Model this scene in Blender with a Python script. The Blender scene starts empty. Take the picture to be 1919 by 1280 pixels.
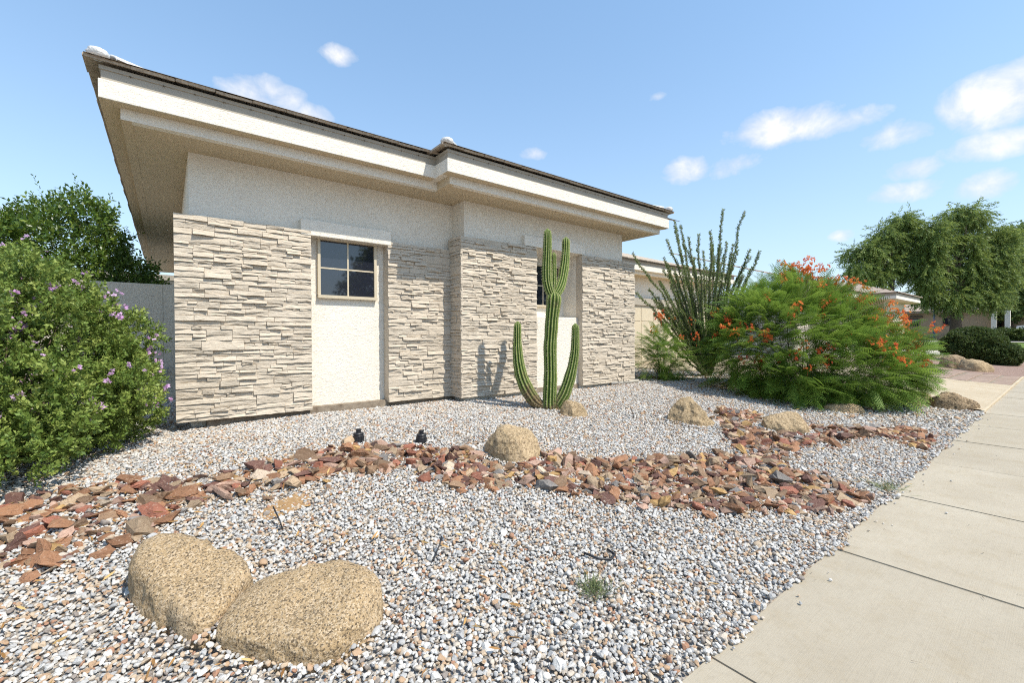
import bpy, bmesh, math, random
import numpy as np
from mathutils import Matrix, Vector, noise
R = math.radians
rng = np.random.default_rng(7); random.seed(7)
sc = bpy.context.scene

# ------------------------------------------------------------------ camera
YAW, PIT, ROL = R(51.95), R(-.755), R(.21)
CH = 1.36                                        # eye height above the pavement
f_ = np.array([math.cos(PIT)*math.cos(YAW), math.cos(PIT)*math.sin(YAW), math.sin(PIT)])
r_ = np.array([math.sin(YAW), -math.cos(YAW), 0]); d_ = np.cross(f_, r_)
rc = math.cos(ROL)*r_ + math.sin(ROL)*d_; dc = -math.sin(ROL)*r_ + math.cos(ROL)*d_
cam = bpy.data.cameras.new('camera'); co = bpy.data.objects.new('camera', cam); sc.collection.objects.link(co)
cam.sensor_width = 36; cam.lens = 823.7/1919*36; cam.clip_start = .05; cam.clip_end = 3000
co.matrix_world = Matrix(((rc[0], -dc[0], -f_[0], 0), (rc[1], -dc[1], -f_[1], 0), (rc[2], -dc[2], -f_[2], CH), (0, 0, 0, 1)))
sc.camera = co
RT = np.array([math.sin(YAW), -math.cos(YAW)]); FW = np.array([math.cos(YAW), math.sin(YAW)])

# ------------------------------------------------------------------ sun, sky, exposure
SUN = Vector((.36, -1, 1.5)).normalized()        # towards the sun
el = math.asin(SUN.z); az = math.atan2(SUN.x, SUN.y)
sl = bpy.data.lights.new('sun', 'SUN'); sl.energy = 4.0; sl.angle = R(.55); sl.color = (1, .94, .83)
so = bpy.data.objects.new('sun', sl); sc.collection.objects.link(so)
so.rotation_euler = (-SUN).to_track_quat('-Z', 'Y').to_euler(); so.location = (5, -10, 15)
w = bpy.data.worlds.new('World'); sc.world = w; w.use_nodes = True
wn, wl = w.node_tree.nodes, w.node_tree.links
for n in list(wn): wn.remove(n)
def wnode(t, **k):
    n = wn.new(t)
    for a, b in k.items(): setattr(n, a, b)
    return n
def wm(op, a, b=None, c=None, clamp=False):
    n = wnode('ShaderNodeMath', operation=op, use_clamp=clamp)
    for i, v in enumerate((a, b, c)):
        if v is None: continue
        if isinstance(v, (int, float)): n.inputs[i].default_value = v
        else: wl.new(v, n.inputs[i])
    return n.outputs[0]
sky = wnode('ShaderNodeTexSky', sky_type='NISHITA', sun_disc=False, sun_elevation=el, sun_rotation=az, altitude=350, air_density=1.0, dust_density=.35, ozone_density=2.2)
tc = wnode('ShaderNodeTexCoord'); DIR = tc.outputs['Generated']
nz = wnode('ShaderNodeTexNoise', noise_dimensions='3D'); nz.inputs['Scale'].default_value = 17; nz.inputs['Detail'].default_value = 7; nz.inputs['Roughness'].default_value = .58; nz.inputs['Distortion'].default_value = .25
mp = wnode('ShaderNodeMapping'); mp.inputs['Scale'].default_value = (1, 1, 1.25); wl.new(DIR, mp.inputs[0]); wl.new(mp.outputs[0], nz.inputs['Vector'])
NZ = wm('SUBTRACT', nz.outputs[0], .5)
sx = wnode('ShaderNodeSeparateXYZ'); wl.new(DIR, sx.inputs[0])
AZ = wm('SUBTRACT', YAW, wm('ARCTAN2', sx.outputs[1], sx.outputs[0])); EL = wm('ARCSINE', sx.outputs[2])
cb = wnode('ShaderNodeCombineXYZ'); wl.new(AZ, cb.inputs[0]); wl.new(EL, cb.inputs[1])
def wv(op, a, b, c=None):
    n = wnode('ShaderNodeVectorMath', operation=op)
    for i, v in enumerate((a, b, c)):
        if v is None: continue
        if isinstance(v, tuple): n.inputs[i].default_value = v
        else: wl.new(v, n.inputs[i])
    return n.outputs['Value' if op == 'DOT_PRODUCT' else 'Vector']
def cloud(bear, elev, a, b, dens):               # bearing right of the view axis, elevation and half-sizes in degrees
    a, b = R(a), R(b*1.22)
    v = wv('MULTIPLY_ADD', cb.outputs[0], (1/a, 1/b, 0), (-R(bear)/a, -R(elev)/b, 0))
    return wm('SUBTRACT', dens, wv('DOT_PRODUCT', v, v))
CL = [(31, 21.8, 5.6, 1.5, 1.0), (36.5, 21.0, 4.5, 1.1, .6), (21.5, 19.1, 3.6, 1.3, .8), (26.5, 19.0, 4.2, 1.3, .58), (48.5, 19.7, 5, 1.9, 1.1), (47.6, 16.2, 4, 1.1, .75), (42.3, 15.5, 2.3, .95, .8), (41.4, 13.6, 3.4, .9, .72), (46.9, 12.9, 2.2, 1.1, .82),
      (41.6, 18.9, 4.5, 1.2, .5), (-21.2, 30.6, 2.8, .95, .75), (-28.9, 25.3, 4.8, 1.7, .9), (-24.5, 24.6, 2.6, 1.3, .7), (17.9, 27.2, 1.8, .6, .4), (37, 10.2, 1.5, .6, .5), (2.8, 22.3, 2.5, .8, .42), (-48.7, 10.2, 2.5, .9, .45),
      (80, 20, 10, 3, .8), (115, 24, 11, 3, .7), (155, 22, 9, 3, .7), (-75, 19, 9, 3, .7), (-110, 24, 11, 3, .7), (70, 45, 8, 4, .5), (-70, 50, 8, 4, .5)]
acc = None
for c in CL:
    m = cloud(*c); acc = m if acc is None else wm('MAXIMUM', acc, m)
acc = wm('MULTIPLY', wm('ADD', wm('MULTIPLY_ADD', NZ, 2.8, acc), .10), .78, clamp=True)
acc = wm('MULTIPLY', acc, .93)
HZ = wm('MULTIPLY', wm('EXPONENT', wm('MULTIPLY', wm('MAXIMUM', EL, 0), -1/R(13.5))), .86)    # summer haze towards the horizon
up = wnode('ShaderNodeVectorMath', operation='MULTIPLY_ADD'); wl.new(sky.outputs[0], up.inputs[0]); up.inputs[1].default_value = (1.22, 1.26, 1.1); up.inputs[2].default_value = (.45, .92, 1.75)
hm = wnode('ShaderNodeMix', data_type='RGBA'); wl.new(HZ, hm.inputs[0]); wl.new(up.outputs[0], hm.inputs[6]); hm.inputs[7].default_value = (3.95, 4.45, 5.4, 1)
cw = wnode('ShaderNodeMix', data_type='RGBA'); wl.new(wm('MULTIPLY_ADD', NZ, 1.6, wm('POWER', acc, 1.4), clamp=True), cw.inputs[0]); cw.inputs[6].default_value = (4.7, 5.0, 5.7, 1); cw.inputs[7].default_value = (6.3, 6.3, 6.35, 1)
mx = wnode('ShaderNodeMix', data_type='RGBA'); wl.new(wm('POWER', acc, .8), mx.inputs[0]); wl.new(hm.outputs[2], mx.inputs[6]); wl.new(cw.outputs[2], mx.inputs[7])
bg = wnode('ShaderNodeBackground'); bg.inputs[1].default_value = .12; wl.new(mx.outputs[2], bg.inputs[0])
wo = wnode('ShaderNodeOutputWorld'); wl.new(bg.outputs[0], wo.inputs[0])
vs = sc.view_settings; vs.view_transform = 'Standard'; vs.look = 'None'; vs.exposure = .5; vs.gamma = 1; vs.use_curve_mapping = False
sc.render.engine = 'CYCLES'; sc.cycles.use_denoising = False; sc.cycles.pixel_filter_type = 'BLACKMAN_HARRIS'; sc.cycles.filter_width = 1.1; sc.cycles.max_bounces = 4; sc.cycles.diffuse_bounces = 3; sc.cycles.transparent_max_bounces = 4; sc.cycles.use_adaptive_sampling = True; sc.cycles.adaptive_threshold = .015; sc.cycles.adaptive_min_samples = 24
sc.cycles.sample_clamp_indirect = 4; sc.cycles.caustics_reflective = False; sc.cycles.caustics_refractive = False

# ------------------------------------------------------------------ helpers
ORG = {}
def link(o, parent=None):
    sc.collection.objects.link(o)
    if parent is not None: o.parent = parent
    return o
def thing(name, label, cat, loc=(0, 0, 0), group=None):
    o = bpy.data.objects.new(name, None); o.empty_display_size = .2; link(o); o.location = loc; ORG[o.name] = np.array(loc, float)
    return tag(o, label, cat, group)
def tag(o, label=None, cat=None, group=None, kind=None):
    for k, v in (('label', label), ('category', cat), ('group', group), ('kind', kind)):
        if v: o[k] = v
    return o
def mk(name, V, F, mat, parent=None, smooth=False, attrs=None, base=None, label=None):
    """one mesh object from world-space vertices"""
    V = np.asarray(V, float).reshape(-1, 3)
    org = ORG[parent.name] if parent is not None else (np.array(base, float) if base is not None else np.zeros(3))
    me = bpy.data.meshes.new(name)
    if isinstance(F, np.ndarray):
        n, k = F.shape
        me.vertices.add(len(V)); me.vertices.foreach_set('co', (V-org).ravel())
        me.loops.add(n*k); me.loops.foreach_set('vertex_index', F.astype(np.int32).ravel())
        me.polygons.add(n); me.polygons.foreach_set('loop_start', np.arange(0, n*k, k, dtype=np.int32)); me.polygons.foreach_set('loop_total', np.full(n, k, dtype=np.int32))
        me.update(calc_edges=True)
    else:
        me.from_pydata((V-org).tolist(), [], F); me.update()
    if smooth: me.polygons.foreach_set('use_smooth', np.ones(len(me.polygons), dtype=bool))
    for nm, a in (attrs or {}).items():
        a = np.asarray(a, float)
        if a.ndim == 1: at = me.attributes.new(nm, 'FLOAT', 'POINT'); at.data.foreach_set('value', a)
        else: at = me.attributes.new(nm, 'FLOAT_COLOR', 'POINT'); at.data.foreach_set('color', np.c_[a[:, :3], np.ones(len(a))].ravel())
    me.materials.append(mat)
    o = bpy.data.objects.new(name, me); link(o, parent)
    if parent is None: o.location = org
    ORG[o.name] = org
    if label: o['label'] = label
    return o
BF = [(0, 3, 2, 1), (4, 5, 6, 7), (0, 1, 5, 4), (1, 2, 6, 5), (2, 3, 7, 6), (3, 0, 4, 7)]
def boxv(x0, x1, y0, y1, z0, z1):
    return [(x0, y0, z0), (x1, y0, z0), (x1, y1, z0), (x0, y1, z0), (x0, y0, z1), (x1, y0, z1), (x1, y1, z1), (x0, y1, z1)]
class MB:
    def __init__(s): s.v = []; s.f = []
    def add(s, V, F):
        b = len(s.v); s.v += [tuple(p) for p in V]; s.f += [tuple(i+b for i in q) for q in F]; return s
    def box(s, *a): return s.add(boxv(*a), BF)
    def obj(s, name, mat, parent=None, **k): return mk(name, s.v, s.f, mat, parent, **k)
def box(name, a, mat, parent=None, bev=0, **k):
    if not bev: return mk(name, boxv(*a), BF, mat, parent, **k)
    bm = bmesh.new(); vs_ = [bm.verts.new(p) for p in boxv(*a)]
    for q in BF: bm.faces.new([vs_[i] for i in q])
    bmesh.ops.bevel(bm, geom=bm.edges[:], offset=bev, segments=2, affect='EDGES', profile=.6)
    V = [v.co[:] for v in bm.verts]; bm.verts.index_update(); F = [[v.index for v in f.verts] for f in bm.faces]; bm.free()
    return mk(name, V, F, mat, parent, **k)
def tube(path, rad, n=8, cap=True):
    path = np.array(path, float); rad = np.broadcast_to(np.array(rad, float), (len(path),))
    V = []; F = []; up = None
    for i, p in enumerate(path):
        t = path[min(i+1, len(path)-1)]-path[max(i-1, 0)]; t /= np.linalg.norm(t)+1e-9
        if up is None:
            up = np.cross(t, (0, 0, 1)); up = up if np.linalg.norm(up) > .1 else np.cross(t, (1, 0, 0))
        a = up-t*np.dot(up, t); a /= np.linalg.norm(a); b = np.cross(t, a); up = a
        for k in range(n):
            q = 2*math.pi*k/n; V.append(p+rad[i]*(math.cos(q)*a+math.sin(q)*b))
    for i in range(len(path)-1):
        for k in range(n):
            F.append((i*n+k, i*n+(k+1) % n, (i+1)*n+(k+1) % n, (i+1)*n+k))
    if cap: F.append(tuple(range(n))[::-1]); F.append(tuple((len(path)-1)*n+k for k in range(n)))
    return V, F

# ------------------------------------------------------------------ materials
class Mat:
    def __init__(s, name):
        s.m = bpy.data.materials.new(name); s.m.use_nodes = True; s.n = s.m.node_tree.nodes; s.l = s.m.node_tree.links
        s.b = s.n['Principled BSDF']; s.out = s.n['Material Output']; s.b.inputs['Roughness'].default_value = .85; s.b.inputs['Specular IOR Level'].default_value = .25
        s._pos = None
    def node(s, t, **k):
        n = s.n.new(t)
        for a, b in k.items(): setattr(n, a, b)
        return n
    def put(s, sock, v):
        if isinstance(v, (int, float)): sock.default_value = v
        elif isinstance(v, tuple): sock.default_value = v if len(v) != 3 or sock.type != 'RGBA' else (*v, 1)
        else: s.l.new(v, sock)
    def pos(s, scale=None, obj=False):
        if obj: o = s.node('ShaderNodeTexCoord').outputs['Object']
        else: o = s.node('ShaderNodeNewGeometry').outputs['Position']
        if scale is not None:
            m = s.node('ShaderNodeMapping'); m.inputs['Scale'].default_value = scale; s.l.new(o, m.inputs[0]); o = m.outputs[0]
        return o
    def noise(s, scale, detail=4, rough=.55, vec=None, dist=0):
        n = s.node('ShaderNodeTexNoise'); n.inputs['Scale'].default_value = scale; n.inputs['Detail'].default_value = detail; n.inputs['Roughness'].default_value = rough; n.inputs['Distortion'].default_value = dist
        s.l.new(vec if vec is not None else s.pos(), n.inputs['Vector']); return n.outputs[0]
    def vor(s, scale, vec=None, feature='F1', out='Distance'):
        n = s.node('ShaderNodeTexVoronoi', feature=feature); n.inputs['Scale'].default_value = scale; s.l.new(vec if vec is not None else s.pos(), n.inputs['Vector']); return n.outputs[out]
    def math(s, op, a, b=None, clamp=False):
        n = s.node('ShaderNodeMath', operation=op, use_clamp=clamp); s.put(n.inputs[0], a)
        if b is not None: s.put(n.inputs[1], b)
        return n.outputs[0]
    def ramp(s, fac, stops, mode='LINEAR'):
        n = s.node('ShaderNodeValToRGB'); n.color_ramp.interpolation = mode; e = n.color_ramp.elements
        while len(e) < len(stops): e.new(.5)
        for i, (p, c) in enumerate(stops):
            e[i].position = p; e[i].color = (*c, 1) if isinstance(c, tuple) else (c, c, c, 1)
        s.l.new(fac, n.inputs[0]); return n.outputs[0]
    def mix(s, fac, a, b, mode='MIX'):
        n = s.node('ShaderNodeMix', data_type='RGBA', blend_type=mode); s.put(n.inputs[0], fac); s.put(n.inputs[6], a); s.put(n.inputs[7], b); return n.outputs[2]
    def bump(s, h, strength=.5, dist=.01, prev=None):
        n = s.node('ShaderNodeBump'); n.inputs['Strength'].default_value = strength; n.inputs['Distance'].default_value = dist; s.l.new(h, n.inputs['Height'])
        if prev is not None: s.l.new(prev, n.inputs['Normal'])
        return n.outputs[0]
    def attr(s, name, typ='GEOMETRY', out='Fac'):
        n = s.node('ShaderNodeAttribute', attribute_type=typ); n.attribute_name = name; return n.outputs[out]
    def done(s, col=None, nrm=None, rough=None, spec=None):
        if col is not None: s.put(s.b.inputs['Base Color'], col)
        if nrm is not None: s.l.new(nrm, s.b.inputs['Normal'])
        if rough is not None: s.put(s.b.inputs['Roughness'], rough)
        if spec is not None: s.b.inputs['Specular IOR Level'].default_value = spec
        return s.m
def plain(name, col, rough=.7, spec=.3, metal=0, var=.12, scale=6):
    M = Mat(name); M.b.inputs['Metallic'].default_value = metal
    a = tuple(c*(1-var) for c in col); b = tuple(min(1, c*(1+var)) for c in col)
    return M.done(M.ramp(M.noise(scale, 5), [(.3, a), (.7, b)]), None, rough, spec)
def stucco(name, col, scale=1.0, strength=.5):
    M = Mat(name)
    p = M.pos((1, 1, 1.9))
    warp = M.noise(9*scale, 3, .5, p)
    v = M.node('ShaderNodeVectorMath', operation='MULTIPLY_ADD'); M.l.new(warp, v.inputs[0]); v.inputs[1].default_value = (.16, .16, .16); M.l.new(p, v.inputs[2])
    a = M.noise(13*scale, 4, .52, v.outputs[0], 1.8)
    pl = M.ramp(a, [(.44, 0.0), (.458, .55), (.55, .6), (.565, 1.0)])     # trowelled plateaus with torn edges
    fine = M.noise(170*scale, 3, .7)
    n1 = M.bump(pl, strength, .012); n2 = M.bump(fine, .16, .004, n1)
    dirt = M.ramp(M.noise(1.3, 5, .6), [(.3, tuple(c*.93 for c in col)), (.7, col)])
    ln_ = M.math('MULTIPLY', M.ramp(a, [(.435, 0.0), (.447, 1.0), (.46, 0.0)]), M.ramp(M.noise(6*scale, 3), [(.44, 0.0), (.56, .35)]))
    c = M.mix(ln_, dirt, tuple(c*.45 for c in col))
    return M.done(c, n2, .93, .15)
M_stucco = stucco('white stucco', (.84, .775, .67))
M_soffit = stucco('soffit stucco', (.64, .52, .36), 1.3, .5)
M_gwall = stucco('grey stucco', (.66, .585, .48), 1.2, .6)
def m_stone():
    M = Mat('painted ledge stone')
    p = M.pos((1, 1, 3.2))
    a = M.noise(14, 5, .62, p, .6); b = M.noise(60, 4, .7, M.pos((1, 1, 2)))
    c = M.ramp(M.noise(3, 4), [(.3, (.53, .455, .36)), (.7, (.605, .522, .42))])
    c = M.mix(M.ramp(b, [(.25, .35), (.45, 0.0)]), c, (.34, .28, .2))
    return M.done(c, M.bump(b, .4, .005, M.bump(M.ramp(a, [(.35, 0.0), (.5, .5), (.65, 1.0)]), .45, .012)), .88, .2)
M_stone = m_stone()
M_board = plain('greige fascia board', (.37, .33, .27), .6, .3, var=.05)
M_tile = (lambda M: M.done(M.ramp(M.noise(30, 6, .7), [(.3, (.24, .185, .135)), (.5, (.43, .355, .275)), (.7, (.56, .47, .375))]), M.bump(M.noise(90, 4, .7), .6, .006), .9, .2))(Mat('concrete roof tile'))
M_mortar = (lambda M: M.done(M.ramp(M.noise(25, 5, .6), [(.3, (.5, .5, .5)), (.7, (.68, .68, .67))]), M.bump(M.noise(40, 5), .6, .02), .9, .2))(Mat('pale mortar'))
M_frame = plain('almond window frame', (.55, .47, .34), .45, .4, var=.04)
M_found = (lambda M: M.done(M.ramp(M.noise(9, 6, .7), [(.3, (.16, .12, .085)), (.7, (.36, .30, .23))]), M.bump(M.noise(60, 5), .5, .01), .95))(Mat('stained foundation'))
def m_glass():
    M = Mat('dark window glass'); M.b.inputs['IOR'].default_value = 1.55
    return M.done((.018, .02, .03), None, .03, .9)
M_glass = m_glass()
M_black = plain('black plastic', (.02, .021, .025), .45, .4, var=.2)
M_metal = plain('dull metal', (.35, .35, .35), .45, .5, .6, .1)
def m_conc(name, c0, c1, stain=(.45, .36, .24)):
    M = Mat(name)
    a = M.noise(1.1, 6, .62); b = M.noise(240, 3, .75); d = M.noise(5, 6, .7)
    c = M.ramp(a, [(.28, c0), (.72, c1)])
    c = M.mix(M.ramp(d, [(.5, 0.0), (.72, .5)]), c, stain); c = M.mix(M.ramp(M.noise(28, 5, .75), [(.3, .22), (.5, 0.0)]), c, tuple(x*.6 for x in c0))
    c = M.mix(M.ramp(b, [(.27, .5), (.4, 0.0)]), c, tuple(x*.55 for x in c0))
    oi = M.node('ShaderNodeObjectInfo'); c = M.mix(M.math('MULTIPLY', oi.outputs['Random'], .16), c, tuple(x*.62 for x in c0))
    br = M.noise(1, 2, .5, M.pos((3, 260, 3))); c = M.mix(M.ramp(br, [(.3, .10), (.5, 0.0)]), c, tuple(x*.6 for x in c0))
    return M.done(c, M.bump(br, .25, .003, M.bump(b, .3, .003)), .92, .2)
M_walk = m_conc('broom finished concrete', (.375, .32, .24), (.48, .423, .33), (.36, .29, .19))
M_drive = m_conc('driveway concrete', (.46, .37, .25), (.58, .49, .36), (.40, .28, .15))
M_paver = m_conc('stained pavers', (.30, .21, .16), (.38, .28, .22))
M_asph = plain('asphalt', (.11, .108, .105), .95, .2, var=.25, scale=40)
M_curb = m_conc('kerb concrete', (.44, .41, .36), (.52, .49, .43))
def m_ground():
    M = Mat('gravel bed')
    v = M.vor(52, out='Color'); s = M.node('ShaderNodeSeparateColor'); M.l.new(v, s.inputs[0])
    c = M.ramp(s.outputs[0], [(0, (.22, .19, .155)), (.35, (.34, .31, .28)), (.8, (.45, .43, .40)), (1, (.32, .23, .15))])
    return M.done(c, M.bump(M.vor(52), .8, .02), .95, .15)
M_ground = m_ground()
M_pink = (lambda M: M.done(M.ramp(M.noise(28, 4, .8), [(.25, (.10, .06, .045)), (.5, (.30, .20, .155)), (.75, (.46, .35, .29))]), M.bump(M.noise(30, 4, .8), .8, .03), .95))(Mat('pink granite fines'))
M_lawn = (lambda M: M.done(M.ramp(M.noise(4, 6, .7), [(.3, (.07, .12, .02)), (.7, (.17, .24, .045))]), M.bump(M.noise(60, 3, .8), .8, .03), .95))(Mat('mown lawn'))
def m_pebble():
    M = Mat('white river pebbles')
    t = M.attr('tone', 'INSTANCER')
    c = M.ramp(t, [(0, (.66, .63, .585)), (.26, (.56, .54, .51)), (.46, (.45, .44, .425)), (.58, (.38, .375, .37)), (.66, (.56, .48, .39)), (.76, (.52, .40, .28)), (.84, (.47, .31, .19)), (.915, (.38, .20, .12)), (.945, (.27, .23, .20)), (1, (.66, .635, .6))], 'CONSTANT')
    n = M.noise(5, 4, .65, M.pos(None, True))
    c = M.mix(M.ramp(n, [(.35, .34), (.55, 0.0)]), c, (.27, .24, .21), 'MIX')
    return M.done(c, M.bump(n, .3, .3), .8, .3)
M_pebble = m_pebble()
def m_rock():
    M = Mat('angular creek rock')
    p = M.pos(); c0 = M.attr('col', out='Color')
    a = M.noise(38, 5, .65, M.pos((1, 1, 2.4)), 1.5); b = M.noise(120, 4, .7)
    c = M.mix(M.ramp(a, [(.33, .7), (.45, 0.0)]), c0, (.085, .045, .035)); c = M.mix(M.ramp(a, [(.56, 0.0), (.68, .5)]), c, (.52, .40, .30))
    return M.done(c, M.bump(b, .5, .006, M.bump(a, .6, .012)), .75, .3)
M_rock = m_rock()
def m_granite(name, base, dark, light, sc_=1.0):
    M = Mat(name)
    a = M.noise(75*sc_, 4, .75); b = M.noise(3.2, 5, .6); c2 = M.vor(115*sc_, out='Color'); s = M.node('ShaderNodeSeparateColor'); M.l.new(c2, s.inputs[0])
    c = M.ramp(b, [(.3, tuple(x*.82 for x in base)), (.7, base)])
    c = M.mix(M.ramp(s.outputs[0], [(.62, 0.0), (.78, .75)]), c, light)
    c = M.mix(M.ramp(a, [(.375, .95), (.49, 0.0)]), c, dark); st_ = M.noise(4.5, 6, .7); c = M.mix(M.ramp(st_, [(.56, 0.0), (.7, .45)]), c, tuple(x*.55 for x in base)); c = M.mix(M.ramp(M.noise(2.1, 3), [(.55, 0.0), (.7, .35)]), c, light)
    c = M.mix(M.ramp(s.outputs[1], [(.84, 0.0), (.92, .8)]), c, dark)
    ck = M.noise(2.6, 4, .55, M.pos((1, 1, 1.6)), .8); cl = M.math('MULTIPLY', M.ramp(ck, [(.482, 0.0), (.492, 1.0), (.502, 0.0)]), M.ramp(M.noise(3.3, 3), [(.5, 0.0), (.62, .22)])); c = M.mix(cl, c, tuple(x*.6 for x in dark)); iv = M.math('SUBTRACT', 1.0, cl)
    return M.done(c, M.bump(a, .75, .010, M.bump(iv, .8, .02, M.bump(M.noise(11, 6, .65), .55, .05))), .9, .25)
M_gran = m_granite('speckled tan granite', (.49, .345, .19), (.09, .065, .042), (.63, .49, .33), 1.3)
M_tanr = m_granite('ochre sandstone', (.45, .33, .19), (.16, .11, .065), (.55, .42, .27), .8)
M_dkr = m_granite('brown boulder', (.33, .235, .14), (.07, .05, .035), (.45, .34, .22), .5)
def leafmat(name, stops, trans=.35, rough=.55, spec=.3):
    M = Mat(name); c = M.ramp(M.attr('tint'), stops); M.done(c, None, rough, spec)
    t = M.node('ShaderNodeBsdfTranslucent'); M.l.new(M.mix(.5, c, tuple(min(1, x*1.5) for x in stops[-1][1])), t.inputs[0])
    mx_ = M.node('ShaderNodeMixShader'); mx_.inputs[0].default_value = trans; M.l.new(M.b.outputs[0], mx_.inputs[1]); M.l.new(t.outputs[0], mx_.inputs[2]); M.l.new(mx_.outputs[0], M.out.inputs[0])
    return M.m
M_sage = leafmat('sage leaf', [(0, (.06, .11, .02)), (.5, (.16, .235, .045)), (1, (.36, .42, .11))], .22)
M_citrus = leafmat('citrus leaf', [(0, (.035, .075, .012)), (.6, (.085, .15, .022)), (1, (.23, .29, .045))], .25, .38, .5)
M_bird = leafmat('feathery leaf', [(0, (.06, .125, .02)), (.5, (.15, .26, .04)), (1, (.30, .42, .08))], .3)
M_oco = leafmat('ocotillo leaf', [(0, (.085, .135, .045)), (.6, (.17, .235, .07)), (1, (.27, .34, .11))], .25)
M_tree = leafmat('willow leaf', [(0, (.075, .12, .038)), (.55, (.16, .225, .06)), (1, (.31, .37, .09))], .3)
M_tree2 = leafmat('ash leaf', [(0, (.04, .075, .02)), (.6, (.095, .145, .035)), (1, (.19, .24, .06))], .3)
M_hedge = leafmat('clipped leaf', [(0, (.025, .05, .012)), (.6, (.06, .095, .022)), (1, (.14, .18, .045))], .25)
M_purple = leafmat('purple petal', [(0, (.56, .30, .58)), (1, (.80, .56, .80))], .35)
M_orange = leafmat('orange petal', [(0, (.64, .07, .04)), (.5, (.78, .15, .055)), (1, (.88, .36, .08))], .35)
M_weed = leafmat('weed blade', [(0, (.12, .16, .07)), (1, (.30, .34, .16))], .3)
M_dry = leafmat('dry leaf', [(0, (.25, .12, .04)), (.6, (.48, .27, .09)), (1, (.66, .47, .2))], .2)
M_bark = (lambda M: M.done(M.ramp(M.noise(20, 5, .7), [(.3, (.05, .037, .026)), (.7, (.16, .12, .085))]), M.bump(M.noise(30, 5), .7, .02), .95))(Mat('brown bark'))
M_stem = plain('grey green cane', (.17, .16, .10), .9, .2, var=.3, scale=30)
def m_cactus():
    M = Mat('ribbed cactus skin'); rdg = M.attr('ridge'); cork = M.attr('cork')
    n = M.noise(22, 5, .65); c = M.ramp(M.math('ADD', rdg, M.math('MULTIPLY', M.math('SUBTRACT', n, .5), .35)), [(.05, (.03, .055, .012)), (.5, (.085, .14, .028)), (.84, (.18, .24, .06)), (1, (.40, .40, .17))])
    k = M.ramp(M.math('ADD', cork, M.math('MULTIPLY', M.math('SUBTRACT', M.noise(14, 6, .7), .5), 1.3)), [(.5, 0.0), (.72, 1.0)])
    c = M.mix(k, c, M.ramp(M.noise(45, 4, .7), [(.3, (.045, .03, .022)), (.7, (.30, .22, .11))]))
    return M.done(c, M.bump(M.noise(90, 3), .5, .006, M.bump(M.noise(13, 5), .5, .02)), .8, .18)
M_cactus = m_cactus()
M_spine = plain('pale spines', (.62, .56, .38), .7, .2)

# ------------------------------------------------------------------ terrain
def smst(a, b, x):
    t = np.clip((np.asarray(x, float)-a)/(b-a), 0, 1); return t*t*(3-2*t)
def gz(X, Y):
    X = np.asarray(X, float); Y = np.asarray(Y, float)
    rise = .36*smst(.7, 5.4, Y)*(1-.75*smst(24, 34, X))
    h = -.01+rise-.10*smst(0, 2.6, 1.2-X)*smst(.95, 2, Y)
    h = h+.57*smst(22, 58, X)
    h = h-.05*(1-smst(.6, 1.0, Y))*(X < 11)       # kept below the pavement slabs
    return h
def axis(segs):
    out = []
    for a, b, n in segs: out += list(np.linspace(a, b, n, endpoint=False))
    return np.array(out+[segs[-1][1]])
gx = axis([(-900, -60, 8), (-60, -6, 14), (-6, 14, 130), (14, 70, 60), (70, 1500, 12)]); gy = axis([(-900, -40, 8), (-40, -2, 10), (-2, 8, 80), (8, 40, 20), (40, 1200, 10)])
GX, GY = np.meshgrid(gx, gy); GZ = gz(GX, GY)-.012
nx_, ny_ = len(gx), len(gy); ii = np.arange(nx_*ny_).reshape(ny_, nx_)
ground = mk('ground', np.stack([GX, GY, GZ], -1).reshape(-1, 3), np.stack([ii[:-1, :-1], ii[:-1, 1:], ii[1:, 1:], ii[1:, :-1]], -1).reshape(-1, 4), M_ground, smooth=True)
tag(ground, kind='structure')

# pavement: each slab a piece with an open joint
walk = box('sidewalk', (-12, 75, -.62, .93, -.14, -.03), M_found); tag(walk, kind='structure')
def slab_mesh(L, W, T, bev=.012):
    bm = bmesh.new(); vs_ = [bm.verts.new(p) for p in boxv(0, L, 0, W, -T, 0)]
    for q in BF: bm.faces.new([vs_[i] for i in q])
    bmesh.ops.bevel(bm, geom=[e for e in bm.edges if all(v.co.z > -.001 for v in e.verts)], offset=bev, segments=2, affect='EDGES')
    me = bpy.data.meshes.new('slab'); bm.to_mesh(me); bm.free(); me.materials.append(M_walk); return me
sm_ = slab_mesh(1.5235, 1.55, .06, .007)
for k in range(-8, 48):
    x = 1.79+1.53*k
    o = bpy.data.objects.new('slab', sm_); link(o, walk); o.location = (x+.003, -.61, .57*float(smst(22, 58, x))+random.uniform(-.002, .002)); o.rotation_euler = (random.uniform(-.0015, .0015), random.uniform(-.0015, .0015), 0)
kerb = box('kerb', (-40, 75, -.80, -.635, -.3, -.005), M_curb); tag(kerb, kind='structure')
street = box('street', (-60, 75, -9, -.80, -.3, -.15), M_asph); tag(street, kind='structure')
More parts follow.
